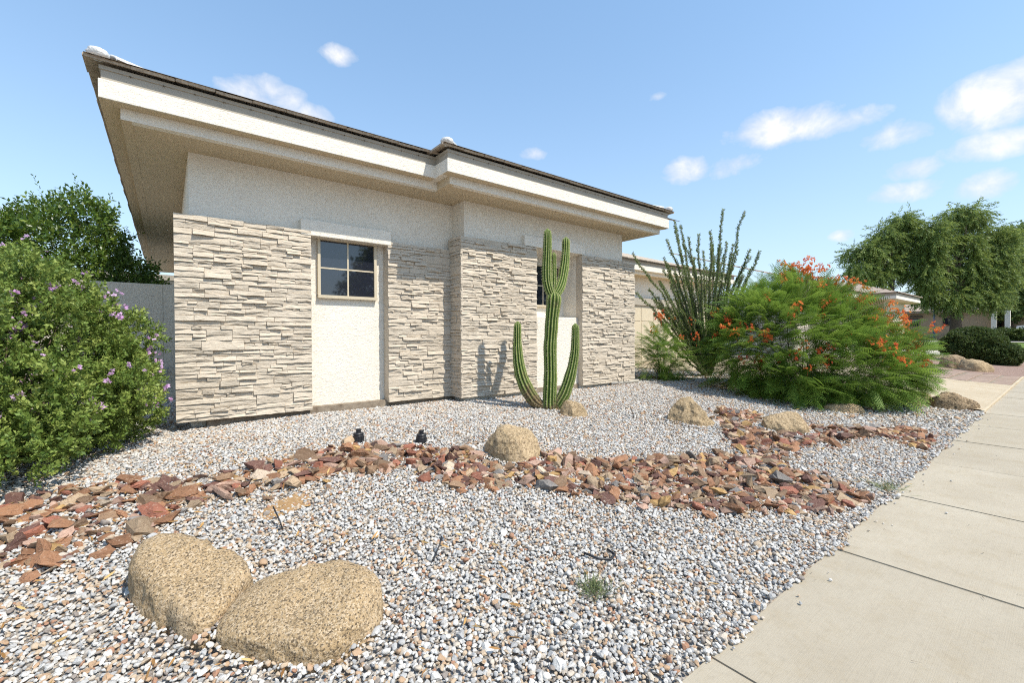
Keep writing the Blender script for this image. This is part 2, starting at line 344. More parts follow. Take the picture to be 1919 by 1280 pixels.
# driveway, apron, paver band
drv = MB(); xs = np.linspace(11.25, 17.0, 5)
def sheet(name, x0, x1, y0, y1, mat, dz, nx=8, ny=10, kind='structure', fx=None):
    a, b = np.meshgrid(np.linspace(x0, x1, nx), np.linspace(y0, y1, ny)); z = gz(a, b)+dz; i = np.arange(nx*ny).reshape(ny, nx)
    o = mk(name, np.stack([a, b, z], -1).reshape(-1, 3), np.stack([i[:-1, :-1], i[:-1, 1:], i[1:, 1:], i[1:, :-1]], -1).reshape(-1, 4), mat); tag(o, kind=kind); return o
sheet('driveway', 11.25, 17.2, .945, 9.7, M_drive, .03)
box('driveway_edge_strip', (11.1, 20.9, .935, .985, -.02, .035), M_drive, bev=.012)['kind'] = 'structure'
pb = sheet('paver_path', 17.2, 20.9, .945, 9, M_found, .015)
pv = bpy.data.meshes.new('paver'); bm = bmesh.new(); vs_ = [bm.verts.new(p) for p in boxv(.006, .594, .006, .394, -.03, .0)]
for q in BF: bm.faces.new([vs_[i] for i in q])
bmesh.ops.bevel(bm, geom=[e for e in bm.edges if all(v.co.z > -.001 for v in e.verts)], offset=.008, segments=1, affect='EDGES'); bm.to_mesh(pv); bm.free(); pv.materials.append(M_paver)
for i in range(6):
    for j in range(14):
        x, y = 17.24+i*.6, 1.0+j*.4
        o = bpy.data.objects.new('paver', pv); link(o, pb); o.location = (x, y, float(gz(x+.3, y+.2))+.03+random.uniform(-.003, .003))
sheet('granite_bed', 20.9, 33, .95, 6.5, M_pink, .02, 12, 10)
sheet('lawn', 38, 54, -4, 40, M_lawn, .05, 10, 10)
sheet('cross_walk', 33, 38, -6, 40, M_curb, .04, 6, 10)
sheet('cross_street', 56.5, 63, -60, 90, M_asph, .03, 6, 10)
sheet('far_kerb', 54, 56.5, -60, 90, M_curb, .06, 4, 10)

# ------------------------------------------------------------------ house
house = thing('house', 'single-storey white stucco house with beige ledge stone cladding and brown tile roof', 'house', (3.6, 8, .3))
S = M_stucco
box('wall', (.2, 7.43, 6.2, 18, .15, 3.46), S, house)
box('upper_wall', (.201, 3.6, 6.13, 6.25, 2.66, 3.46), S, house, bev=.006)
box('upper_wall', (3.598, 7.432, 5.78, 6.24, 2.872, 3.461), S, house, bev=.006)
box('wall_pier', (3.602, 5.0, 5.782, 6.23, .3, 2.88), S, house)
box('wall_pier', (6.14, 7.428, 5.782, 6.23, .3, 2.88), S, house, bev=.006)
box('window_apron', (5.002, 6.138, 5.81, 6.22, .43, 1.697), S, house, bev=.012)
box('lintel', (1.335, 2.525, 6.012, 6.16, 2.655, 2.852), S, house, bev=.008)
box('lintel', (4.74, 6.22, 5.70, 5.80, 2.882, 3.062), S, house, bev=.008)
box('foundation', (.34, 3.6, 6.09, 6.21, .05, .44), M_found, house)
box('foundation', (3.62, 7.42, 5.79, 6.2, .05, .44), M_found, house)
box('base_trim', (1.452, 2.478, 6.17, 6.215, .36, .425), M_found, house)
V, F = tube([(7.0, 5.72, .395), (7.86, 5.70, .39)], .035, 12); mk('drain_pipe', V, F, M_curb, house, True)
# eaves: inner band, stucco fascia, boards
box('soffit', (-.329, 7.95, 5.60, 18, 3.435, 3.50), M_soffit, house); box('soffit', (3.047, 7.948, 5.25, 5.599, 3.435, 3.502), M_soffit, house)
def band(name, y, x0, x1, z0, z1, t, mat, ret=None):
    m = MB(); m.box(x0, x1, y, y+t, z0, z1); return m.obj(name, mat, house)
box('soffit_band', (-.331, 3.048, 5.592, 5.68, 3.433, 3.545), S, house); box('soffit_band', (3.040, 7.955, 5.242, 5.33, 3.4335, 3.5445), S, house)
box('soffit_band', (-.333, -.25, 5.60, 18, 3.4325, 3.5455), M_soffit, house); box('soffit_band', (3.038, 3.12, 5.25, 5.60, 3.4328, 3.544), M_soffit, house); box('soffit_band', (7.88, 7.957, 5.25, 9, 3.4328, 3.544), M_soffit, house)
box('fascia', (-.474, 2.95, 5.456, 5.70, 3.541, 3.713), S, house, bev=.005); box('fascia', (2.93, 8.08, 5.11, 5.40, 3.5415, 3.714), S, house, bev=.005)
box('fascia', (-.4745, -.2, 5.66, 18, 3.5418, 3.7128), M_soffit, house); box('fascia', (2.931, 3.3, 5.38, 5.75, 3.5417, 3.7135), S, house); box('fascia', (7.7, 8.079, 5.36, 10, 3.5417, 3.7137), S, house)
for nm, z0, z1, ins in (('fascia_board', 3.712, 3.806, .018), ('trim_board', 3.804, 3.838, .006)):
    box(nm, (-.474+ins, 2.97, 5.456+ins, 5.7, z0, z1), M_board, house); box(nm, (2.93+ins, 8.08-ins, 5.11+ins, 5.4, z0+.0005, z1+.0005), M_board, house)
    box(nm, (-.4745+ins, -.2, 5.68, 18, z0+.0007, z1+.0007), M_tile, house); box(nm, (2.9305+ins, 3.3, 5.38, 5.78, z0+.0003, z1+.0003), M_board, house); box(nm, (7.7, 8.0805-ins, 5.38, 10, z0+.0003, z1+.0003), M_board, house)
m = MB()
for k in range(13):
    x = -.25+.245*k; m.box(x-.004, x+.004, 5.456, 5.47, 3.795, 3.803)
for k in range(20): x = 3.1+.25*k; m.box(x-.004, x+.004, 5.112, 5.13, 3.795, 3.803)
m.obj('nail_heads', M_bark, house)['kind'] = 'stuff'
for q in ((-.472, 2.93, 5.462, 5.60, 3.537, 3.5405), (2.936, 8.075, 5.116, 5.25, 3.537, 3.5407), (-.470, -.33, 5.60, 18, 3.5372, 3.5409)): box('soffit', q, M_soffit, house)
# roof planes and the eave tiles
SL = 1/3; ZE = 3.842
m = MB()
def rp(P): m.add(P, [tuple(range(len(P)))])
zz = lambda d: ZE+.035+SL*d
rp([(-.56, 5.38, zz(0)), (9, 5.38, zz(0)), (9, 9.5, zz(4.12)), (3.56, 9.5, zz(4.12))]); rp([(-.56, 5.38, zz(0)), (3.56, 9.5, zz(4.12)), (3.56, 18, zz(4.12)), (-.56, 18, zz(0))]); rp([(3.56, 9.5, zz(4.12)), (9, 9.5, zz(4.12)), (9, 18, zz(4.12)), (3.56, 18, zz(4.12))])
rp([(2.84, 5.03, zz(0)), (8.17, 5.03, zz(0)), (5.505, 7.695, zz(2.665))]); rp([(2.84, 5.03, zz(0)), (5.505, 7.695, zz(2.665)), (5.505, 12, zz(2.665)), (2.84, 12, zz(0))]); rp([(8.17, 5.03, zz(0)), (8.17, 12, zz(0)), (5.505, 12, zz(2.665)), (5.505, 7.695, zz(2.665))])
roof = m.obj('roof', M_tile, house)
def tilemesh(wd, ln, th):
    bm = bmesh.new(); n = 5; lo = []; hi = []
    V = []; F = []
    for j, y in enumerate((0, ln)):
        for t in (0, 1):
            for i in range(n+1):
                V.append((wd*i/n, y, (th if t else 0)+random.uniform(-.003, .003)*(1 if j == 0 else 0)))
    g_ = lambda j, t, i: (j*2+t)*(n+1)+i
    for i in range(n): F += [(g_(0, 0, i), g_(0, 0, i+1), g_(0, 1, i+1), g_(0, 1, i)), (g_(0, 1, i), g_(0, 1, i+1), g_(1, 1, i+1), g_(1, 1, i)), (g_(0, 0, i+1), g_(0, 0, i), g_(1, 0, i), g_(1, 0, i+1))]
    F += [(g_(0, 0, 0), g_(0, 1, 0), g_(1, 1, 0), g_(1, 0, 0)), (g_(0, 0, n), g_(1, 0, n), g_(1, 1, n), g_(0, 1, n))]
    me = bpy.data.meshes.new('tile'); me.from_pydata(V, [], F); me.materials.append(M_tile); return me
TM = [tilemesh(.322, .43, .026) for _ in range(5)]
ho = ORG[house.name]
def tile(p, rz, sl=math.atan(SL)):
    o = bpy.data.objects.new('tile', random.choice(TM)); link(o, roof)
    o.location = Vector(p)-Vector(ho)+Vector((0, 0, random.uniform(0, .008)))
    o.rotation_euler = (Matrix.Rotation(rz+random.uniform(-.008, .008), 3, 'Z') @ Matrix.Rotation(sl+random.uniform(-.01, .015), 3, 'X')).to_euler(); return o
for k in range(1, 11): tile((-.57+.328*k, 5.408+random.uniform(-.006, .006), ZE+.006), 0)
for k in range(1, 15): tile((2.83+.334*k, 5.062+random.uniform(-.006, .006), ZE+.007), 0)
for k in range(38): tile((-.56+random.uniform(-.006, .006), 6.045+.328*k, ZE+.006), -math.pi/2)
for k in range(1): tile((2.845, 5.70, ZE+.009), -math.pi/2)
for k in range(1, 12): tile((8.19, 5.05+.328*k, ZE+.008), math.pi/2)
def corner_tile(P3):
    V = [(x, y, ZE+.012+SL*d) for x, y, d in P3]+[(x, y, ZE+.038+SL*d) for x, y, d in P3]; mk('tile', V, [(0, 2, 1), (3, 4, 5), (0, 1, 4, 3), (1, 2, 5, 4), (2, 0, 3, 5)], M_tile, roof)
for cx, cy, ex in ((-.57, 5.408, 1), (2.83, 5.062, 1), (8.19, 5.062, -1)):
    corner_tile([(cx, cy, 0), (cx+ex*.326, cy, 0), (cx+ex*.326, cy+.326, .326)]); corner_tile([(cx, cy, 0), (cx+ex*.326, cy+.326, .326), (cx, cy+.326, 0)])
def hipcaps(cx, cy, ex, ey, n):
    for k in range(n):
        p0 = np.array((cx, cy, ZE+.062)); dv = np.array((ex, ey, SL)); a = p0+dv*(.16+.30*k)-np.array((0, 0, .02)); b = a+dv*.33-np.array((0, 0, .012))
        m = MB(); nn = 8; side = np.array((-ey, ex, 0)); side = side/np.linalg.norm(side); V = []
        for p, rr in ((a, .082), (b, .07), (a-(0, 0, .014), .072), (b-(0, 0, .014), .06)):
            for i in range(nn+1):
                q = math.pi*i/nn; V.append(p+side*rr*math.cos(q)+np.array((0, 0, .62*rr*math.sin(q))))
        h = nn+1; F = []
        for i in range(nn): F += [(i, i+1, h+i+1, h+i), (2*h+i, 3*h+i, 3*h+i+1, 2*h+i+1), (i, 2*h+i, 2*h+i+1, i+1), (h+i, h+i+1, 3*h+i+1, 3*h+i)]
        mk('hip_tile', V, F, M_mortar if k < 1 else M_tile, roof, True)
    bm = bmesh.new(); bmesh.ops.create_icosphere(bm, subdivisions=3, radius=1)
    for v in bm.verts:
        v.co *= 1+.18*noise.noise(v.co*2.3+Vector((cx, 0, 0))); v.co = Vector((v.co.x*.085, v.co.y*.085, v.co.z*.055))
    V = np.array([v.co[:] for v in bm.verts])+np.array((cx+ex*.09, cy+ey*.09, ZE+.085)); F = [[v.index for v in f.verts] for f in bm.faces]; bm.free()
    mk('mortar_cap', V, F, M_mortar, roof, True)
hipcaps(-.56, 5.38, 1, 1, 14); hipcaps(2.84, 5.03, 1, 1, 8); hipcaps(8.17, 5.03, -1, 1, 8)

# windows
def window(x0, x1, z0, z1, y, fr=.035):
    win = box('window', (x0+.005, x1-.005, y-.006, y+.002, z0+.005, z1-.005), M_black, house)
    m = MB(); yf = y-.05
    m.box(x0, x1, yf, y-.001, z1-fr, z1); m.box(x0, x1, yf-.012, y-.0012, z0, z0+fr*1.15); m.box(x0, x0+fr, yf+.0005, y-.0014, z0+fr, z1-fr); m.box(x1-fr, x1, yf+.0005, y-.0014, z0+fr, z1-fr); m.obj('window_frame', M_frame, win)
    xm, zm = (x0+x1)/2, (z0+z1)/2; m = MB(); m.box(xm-.010, xm+.010, y-.030, y-.016, z0+fr, z1-fr); m.box(x0+fr, x1-fr, y-.0295, y-.0165, zm-.010, zm+.010); m.obj('muntin', M_frame, win)
    for a, b in ((x0+fr, xm-.01), (xm+.01, x1-fr)):
        for c, d in ((z0+fr, zm-.01), (zm+.01, z1-fr)): box('pane', (a+.0005, b-.0005, y-.022, y-.014, c+.0005, d-.0005), M_glass, win)
window(1.567, 2.362, 1.872, 2.678, 6.2); window(5.15, 6.005, 1.90, 2.69, 6.2, .03)

# ledge stone cladding
def layout(x, z, w_, h_, rs, out):
    ar = w_/h_
    if h_ > .042 and (h_ > .135 or ar < 2.3 or (h_ > .068 and ar < 7.5 and rs.random() < .78)):
        t = rs.uniform(.3, .7) if h_ < .3 else rs.uniform(.4, .6); layout(x, z, w_, h_*t, rs, out); layout(x, z+h_*t, w_, h_*(1-t), rs, out)
    elif w_ > .12 and (w_ > .52 or ar > 7.5 or (w_ > .26 and rs.random() < .33)):
        t = rs.uniform(.3, .7); layout(x, z, w_*t, h_, rs, out); layout(x+w_*t, z, w_*(1-t), h_, rs, out)
    else: out.append((x, z, w_, h_))
STN = []
def stones(o3, u, n, w_, h_, seed):
    rs = random.Random(seed); L = []; layout(0, 0, w_, h_, rs, L); o3, u, n = np.array(o3, float), np.array(u, float), np.array(n, float); zv = np.array((0, 0, 1.0))
    for (x, z, ww, hh) in L:
        g_ = .0019; nx = max(2, min(5, int(round(ww/.075)))); nz = 2 if hh < .09 else 3; dep = rs.uniform(.005, .026) if rs.random() < .82 else rs.uniform(.026, .040); tx, tz = rs.uniform(-.012, .012), rs.uniform(-.010, .004)
        if x < .01 or x+ww > w_-.01: dep = min(dep, .022)
        V = []; F = []
        for j in range(nz+1):
            for i in range(nx+1):
                a, b = i/nx, j/nz; ed = (i in (0, nx)) or (j in (0, nz))
                ja = 0 if i in (0, nx) else rs.uniform(-.3, .3)/nx; jb = 0 if j in (0, nz) else rs.uniform(-.3, .3)/nz
                px = x+g_+(ww-2*g_)*(a+ja); pz = z+g_+(hh-2*g_)*(b+jb)
                if j in (0, nz) and 0 < i < nx: pz += rs.uniform(-.005, .002)*(1 if j else -1)
                dd = dep+tx*(a-.5)*2+tz*(b-.5)*2+rs.uniform(-.0045, .0045)-(.002 if ed else 0)
                V.append(o3+u*px+zv*pz+n*max(.002, dd))
        q = lambda i, j: j*(nx+1)+i
        for j in range(nz):
            for i in range(nx):
                if rs.random() < .5: F += [(q(i, j), q(i+1, j), q(i+1, j+1)), (q(i, j), q(i+1, j+1), q(i, j+1))]
                else: F += [(q(i, j), q(i+1, j), q(i, j+1)), (q(i+1, j), q(i+1, j+1), q(i, j+1))]
        ring = [q(i, 0) for i in range(nx+1)]+[q(nx, j) for j in range(1, nz+1)]+[q(i, nz) for i in range(nx-1, -1, -1)]+[q(0, j) for j in range(nz-1, 0, -1)]
        nb = len(V)
        for k in ring: V.append(V[k]-n*(np.dot(V[k]-o3, n)+.012))
        for k in range(len(ring)): k2 = (k+1) % len(ring); F.append((ring[k2], ring[k], nb+k, nb+k2))
        cn = o3+u*(x+ww/2)+zv*(z+hh/2); rel = cn-np.array((0, 0, CH)); dpt = rel@f_; STN.append((ww*hh*abs(np.dot(rel/np.linalg.norm(rel), n))/(dpt*dpt), V, F))
clad = MB()
clad.box(.062, 1.451, 6.03, 6.199, .42, 2.712).box(2.478, 3.602, 6.03, 6.199, .415, 2.70).box(3.50, 5.001, 5.705, 5.80, .42, 2.868).box(3.50, 3.63, 5.79, 6.1, .42, 2.866).box(6.139, 7.735, 5.705, 5.86, .42, 2.872).box(7.44, 7.733, 5.85, 6.6, .42, 2.87)
stonep = clad.obj('stone_cladding', M_stone, house)
stones((.058, 6.03, .415), (1, 0, 0), (0, -1, 0), 1.397, 2.30, 3); stones((2.474, 6.03, .415), (1, 0, 0), (0, -1, 0), 1.03, 2.29, 5)
stones((3.478, 5.705, .415), (1, 0, 0), (0, -1, 0), 1.528, 2.46, 8); stones((6.136, 5.705, .415), (1, 0, 0), (0, -1, 0), 1.602, 2.462, 11); stones((3.50, 6.02, .415), (0, -1, 0), (-1, 0, 0), .335, 2.46, 14)
STN.sort(key=lambda s: -s[0])
for _, V, F in STN[:300]: mk('stone', V, F, M_stone, stonep)
m = MB()
for _, V, F in STN[300:]: m.add(V, F)
m.obj('small_stones', M_stone, stonep)['kind'] = 'stuff'

# garage wing behind the ocotillo
gar = house
box('garage_wall', (8.2, 18.6, 9.62, 18, .2, 3.46), S, gar)
box('garage_beam', (8.2, 18.5, 9.52, 9.64, 2.43, 2.70), M_board, gar, bev=.01)
gd = box('garage_door', (12.6, 18.6, 9.585, 9.63, .25, 2.38), M_frame, gar)
for k in range(4):
    for j in range(8): box('door_panel', (12.66+j*.74, 13.34+j*.74, 9.572, 9.59, .33+k*.515, .80+k*.515), M_frame, gd)
box('soffit', (8.09, 18.9, 9.1, 9.63, 3.436, 3.50), M_soffit, gar); box('fascia', (8.085, 19.1, 8.95, 9.2, 3.5412, 3.713), S, gar, bev=.005); box('soffit_band', (8.09, 19.0, 9.09, 9.2, 3.434, 3.545), S, gar)
box('fascia_board', (8.09, 19.09, 8.965, 9.3, 3.711, 3.838), M_board, gar)
m = MB(); rp([(7.9, 8.86, ZE+.02), (19.2, 8.86, ZE+.02), (15.7, 12.4, ZE+.02+3.54*SL), (8, 12.4, ZE+.02+3.54*SL)]); rp([(19.2, 8.86, ZE+.02), (19.2, 18, ZE+.02), (15.7, 14, ZE+.02+3.54*SL), (15.7, 12.4, ZE+.02+3.54*SL)]); m.obj('garage_roof', M_tile, gar)
for k in range(31): tile((8.6+.34*k, 8.85, ZE+.006), 0)
box('rear_eave', (-2.5, 4, 18.9, 20, 3.28, 3.46), M_board, house); box('rear_eave', (-2.4, 4, 19.1, 20, 3.05, 3.285), S, house)

# garden wall with faucet
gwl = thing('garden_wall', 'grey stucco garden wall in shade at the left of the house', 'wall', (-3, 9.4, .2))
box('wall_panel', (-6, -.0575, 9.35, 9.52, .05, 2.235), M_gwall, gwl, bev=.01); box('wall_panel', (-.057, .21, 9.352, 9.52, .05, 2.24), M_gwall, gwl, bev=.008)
m = MB()
for P, rr in (([(-.02, 9.36, .77), (-.02, 9.22, .77)], .016), ([(-.02, 9.23, .77), (-.07, 9.22, .74), (-.08, 9.22, .66)], .02), ([(-.02, 9.28, .77), (-.02, 9.28, .84)], .01), ([(-.06, 9.28, .845), (.02, 9.28, .845)], .012)):
    V, F = tube(P, rr, 8); m.add(V, F)
m.obj('faucet', M_metal, gwl)
V, F = tube([(.10, 9.36, .33), (.06, 9.24, .33), (.045, 9.22, .25)], .022, 8); mk('overflow_elbow', V, F, M_curb, gwl, True)

# ------------------------------------------------------------------ gravel: loose white pebbles (uncountable)
def ico(sub, r=1.0):
    bm = bmesh.new(); bmesh.ops.create_icosphere(bm, subdivisions=sub, radius=r); V = np.array([v.co[:] for v in bm.verts]); F = [[v.index for v in f.verts] for f in bm.faces]; bm.free(); return V, F
pcol = bpy.data.collections.new('pebble shapes')
for k in range(9):
    V, F = ico(2); rs = np.random.default_rng(100+k)
    for _ in range(9):                            # chip flat facets off a ball
        n = rs.normal(size=3); n /= np.linalg.norm(n); c = rs.uniform(.45, .8); d = V@n; V = V-np.outer(np.maximum(d-c, 0), n)
    V *= (1+.07*rs.normal(size=len(V)))[:, None]*np.array((1, rs.uniform(.62, .9), rs.uniform(.45, .7)))
    me = bpy.data.meshes.new('pebble'); me.from_pydata(V.tolist(), [], F); me.polygons.foreach_set('use_smooth', np.full(len(F), k % 3 == 1)); me.materials.append(M_pebble)
    pcol.objects.link(bpy.data.objects.new('pebble', me))
def inpoly(P, poly):
    x, y = P[:, 0], P[:, 1]; r = np.zeros(len(P), bool); n = len(poly)
    for i in range(n):
        x1, y1 = poly[i]; x2, y2 = poly[(i+1) % n]
        c = ((y1 > y) != (y2 > y)) & (x < (x2-x1)*(y-y1)/(y2-y1+1e-12)+x1); r ^= c
    return r
def jgrid(x0, x1, y0, y1, s):
    a, b = np.meshgrid(np.arange(x0, x1, s), np.arange(y0, y1, s)); P = np.stack([a.ravel(), b.ravel()], -1); return P+rng.uniform(-.5, .5, P.shape)*s
def inview(P, m):                                 # keep what a camera a step either side could see
    d = P@FW; s = P@RT; return (d > -.2) & (np.abs(s) < (d+m)*1.22+.3)
def houseclear(P):
    X, Y = P[:, 0], P[:, 1]
    return ~((X > .36) & (X < 3.55) & (Y > 6.07)) & ~((X > 3.5) & (X < 7.75) & (Y > 5.76)) & ~((Y > 9.34) & (X < 8))
A = jgrid(-3.2, 4.6, .88, 6.4, .0190); B = jgrid(4.6, 8.2, .9, 6.2, .0235); C = jgrid(8.2, 12.0, .9, 8.9, .034); D = jgrid(-3.5, .4, 6.4, 9.4, .032)
P = np.vstack([A, B, C, D]); SZ = np.r_[np.full(len(A), .0128), np.full(len(B), .0145), np.full(len(C), .021), np.full(len(D), .02)]
k = houseclear(P) & inview(P, .8) & (P[:, 1] > .935+.035*np.sin(P[:, 0]*7)*np.sin(P[:, 0]*2.3)-.02*rng.random(len(P))) & ~((P[:, 0] > 11.22) & (P[:, 1] < 9.7))
P, SZ = P[k], SZ[k]
n = len(P); SZ = SZ*np.exp(rng.normal(0, .27, n))*np.where(rng.random(n) < .03, 1.5, 1)
pz = gz(P[:, 0], P[:, 1])+SZ*rng.uniform(-.15, .55, n)+.004*np.sin(P[:, 0]*3.1)*np.cos(P[:, 1]*2.7)
pz = np.where(P[:, 1] < .955, np.maximum(pz, .004+SZ*.35), pz)
PA = [(-.083, .365), (.02, .225), (.11, .09), (.232, -.06), (.255, -.124), (.205, -.17), (.14, -.265), (.078, -.35), (.01, -.365), (-.078, -.19), (-.18, .02), (-.238, .12), (-.254, .222), (-.222, .225), (-.254, .334), (-.20, .357)]
PB = [(-.245, .25), (-.123, .298), (-.03, .24), (.136, .18), (.25, .125), (.322, .013), (.322, -.086), (.308, -.165), (.23, -.272), (.144, -.272), (-.025, -.298), (-.148, -.196), (-.243, -.08), (-.317, .039), (-.32, .10)]
for C_, pl_ in (((.077, 2.624), PA), ((.474, 2.144), PB), ((2.622, 3.36), [(.25*math.cos(q), .25*math.sin(q)) for q in range(7)]), ((5.55, 3.16), [(.3*math.cos(q), .3*math.sin(q)) for q in range(7)]), ((6.42, 2.36), [(.3*math.cos(q), .3*math.sin(q)) for q in range(7)])):
    pl_ = np.array(pl_); an = np.arctan2(pl_[:, 1], pl_[:, 0]); od = np.argsort(an); ra = np.hypot(*pl_.T)[od]; an = an[od]; dx, dy = P[:, 0]-C_[0], P[:, 1]-C_[1]
    dd = np.hypot(dx, dy)-np.interp(np.arctan2(dy, dx), np.r_[an-2*np.pi, an, an+2*np.pi], np.r_[ra, ra, ra]); pz = pz+np.where(dd > -.05, .034*np.exp(-(np.maximum(dd, 0)/.07)**2), 0)*(.6+.4*np.sin(P[:, 0]*9)*np.cos(P[:, 1]*11))
tone = rng.random(n); px_, py_ = P[:, 0], P[:, 1]; pat = .5*np.sin(px_*1.7+1.3*np.sin(py_*2.1))*np.sin(py_*1.9+1.1*np.sin(px_*1.3))+.35*np.sin(px_*4.1+py_*2.2)*np.sin(py_*5.3-px_*1.7); redo = (rng.random(n) < np.clip(.01+pat*.42, 0, .4)); tone = np.where(redo, rng.uniform(.66, .97, n), tone)
ks = 60; sxy = np.c_[rng.uniform(1.0, 10.5, ks), .93-np.abs(rng.normal(0, .07, ks))*np.where(rng.random(ks) < .12, 4, 1)]        # strays on the pavement
P = np.vstack([P, sxy]); SZ = np.r_[SZ, rng.uniform(.004, .013, ks)]; pz = np.r_[pz, .003+SZ[-ks:]*.4]; tone = np.r_[tone, rng.random(ks)]; n += ks
me = bpy.data.meshes.new('gravel'); me.vertices.add(n); me.vertices.foreach_set('co', np.c_[P, pz].ravel())
for nm, ty, fld, dat in (('rot', 'FLOAT_VECTOR', 'vector', np.c_[rng.normal(0, .38, n), rng.normal(0, .38, n), rng.uniform(0, 6.283, n)]), ('siz', 'FLOAT_VECTOR', 'vector', np.c_[SZ, SZ, SZ]), ('tone', 'FLOAT', 'value', tone), ('pick', 'INT', 'value', rng.integers(0, 9, n))):
    at = me.attributes.new(nm, ty, 'POINT'); at.data.foreach_set(fld, np.ascontiguousarray(dat).ravel())
gravel = bpy.data.objects.new('gravel', me); link(gravel); tag(gravel, 'loose white and grey pebbles covering the front yard', 'gravel', kind='stuff')
ng = bpy.data.node_groups.new('scatter pebbles', 'GeometryNodeTree'); ng.interface.new_socket('Geometry', in_out='INPUT', socket_type='NodeSocketGeometry'); ng.interface.new_socket('Geometry', in_out='OUTPUT', socket_type='NodeSocketGeometry')
gi, go = ng.nodes.new('NodeGroupInput'), ng.nodes.new('NodeGroupOutput'); iop = ng.nodes.new('GeometryNodeInstanceOnPoints'); ci = ng.nodes.new('GeometryNodeCollectionInfo')
ci.inputs['Collection'].default_value = pcol; ci.inputs['Separate Children'].default_value = True; ci.inputs['Reset Children'].default_value = True
def nattr(nm, ty):
    a = ng.nodes.new('GeometryNodeInputNamedAttribute'); a.data_type = ty; a.inputs[0].default_value = nm; return a.outputs[0]
L = ng.links; L.new(gi.outputs[0], iop.inputs['Points']); L.new(ci.outputs[0], iop.inputs['Instance']); iop.inputs['Pick Instance'].default_value = True
L.new(nattr('pick', 'INT'), iop.inputs['Instance Index']); L.new(nattr('rot', 'FLOAT_VECTOR'), iop.inputs['Rotation']); L.new(nattr('siz', 'FLOAT_VECTOR'), iop.inputs['Scale']); L.new(iop.outputs[0], go.inputs[0])
gravel.modifiers.new('scatter', 'NODES').node_group = ng

# ------------------------------------------------------------------ boulders
def boulder(name, label, C, plan, h, mat, seed, p=3.2, tilt=(0, 0), rough=.06, sub=6, sink=.05, cuts=(), fac=(.80, .93)):
    plan = np.array(plan, float); ang = np.arctan2(plan[:, 1], plan[:, 0]); rad = np.hypot(*plan.T); od = np.argsort(ang); ang, rad = ang[od], rad[od]
    ang = np.r_[ang-2*np.pi, ang, ang+2*np.pi]; rad = np.r_[rad, rad, rad]
    V, F = ico(sub); th = np.arctan2(V[:, 1], V[:, 0])
    rr = sum(np.interp(th+o_, ang, rad) for o_ in (-.12, 0, .12))/3; rm = rad.mean(); ph = np.arcsin(np.clip(V[:, 2], -1, 1))
    cz, sz_ = np.cos(ph), np.sin(ph); k = (np.abs(cz)**p+np.abs(sz_)**p)**(-1/p); rho, zz_ = cz*k, sz_*k
    X = np.cos(th)*rho*rr; Y = np.sin(th)*rho*rr; top = h*(1+tilt[0]*X/rm+tilt[1]*Y/rm); Z = np.where(zz_ > 0, zz_*top, zz_*.12)
    Q = np.stack([X, Y, Z], -1)
    rq = np.random.default_rng(seed+900); cuts = list(cuts)
    for _ in range(9):                            # broken facets
        nn = rq.normal(size=3); nn[2] = abs(nn[2])*.8; nn /= np.linalg.norm(nn); cuts.append((*nn, (Q@nn).max()*rq.uniform(*fac)))
    for (nx, ny, nz_, c) in cuts:
        nn = np.array((nx, ny, nz_), float); nn /= np.linalg.norm(nn); d = Q@nn; Q = Q-np.outer(np.maximum(d-c, 0)*.9, nn)
    sd = Vector((seed*3.1, seed*1.7, seed))
    N = np.array([noise.fractal(Vector(q)*(1.6/rm)+sd, .9, 2.1, 4) for q in Q]); N2 = np.array([noise.noise(Vector(q)*(7/rm)+sd) for q in Q])
    dr = Q/(np.linalg.norm(Q, axis=1)[:, None]+1e-6); Q = Q+dr*((N*rough+N2*rough*.22)*rm)[:, None]
    base = np.array((C[0], C[1], float(gz(*C))-sink+.03))
    o = mk(name, Q+base, F, mat, smooth=True, base=base); return tag(o, label, 'boulder')
def rf(L): return [tuple(s*RT+t*FW) for s, t in L]
boulder('boulder', 'large speckled tan granite boulder, left of the foreground pair', (.077, 2.624), PA, .205, M_gran, 1, 6, (.10, .42), .055, 6, .05, [(-.85, -.75, .35, .235)], (.90, .975))
boulder('boulder', 'large speckled tan granite boulder, right of the foreground pair', (.474, 2.144), PB, .165, M_gran, 2, 5.5, (.36, .36), .055, 6, .05, [(-.85, -.95, .35, .235)], (.90, .975))
boulder('boulder', 'rounded tan boulder at the creek edge right of the black fixtures', (2.622, 3.36), [(-.13, .25), (-.09, .20), (.034, .12), (.15, .0), (.25, -.17), (.24, -.25), (.15, -.245), (-.025, -.27), (-.18, -.21), (-.25, .016), (-.24, .13), (-.207, .19)], .30, M_tanr, 3, 2.7, (-.12, .05), .08)
boulder('boulder', 'pointed grey-tan boulder leaning at the upper creek end', (5.55, 3.16), rf([(-.34, .03), (-.22, .12), (-.05, .16), (.15, .12), (.30, .05), (.37, -.08), (.2, -.14), (-.1, -.13), (-.3, -.08)]), .37, M_tanr, 4, 1.6, (-.26, .2), .12, 6, .04, [(.8, -.6, .8, .2)])
boulder('boulder', 'rounded yellow-tan boulder at the right creek branch', (6.42, 2.36), rf([(-.36, .0), (-.22, .13), (0, .19), (.22, .15), (.33, .02), (.28, -.13), (.05, -.16), (-.2, -.12)]), .27, M_tanr, 5, 2.3, (.12, -.04), .09)
boulder('boulder', 'low flat tan rock in front of the orange-flowered shrub', (8.70, 2.36), rf([(-.33, .0), (-.2, .14), (.1, .16), (.34, .06), (.33, -.09), (.0, -.15), (-.25, -.1)]), .15, M_tanr, 6, 2.6, (0, 0), .08)
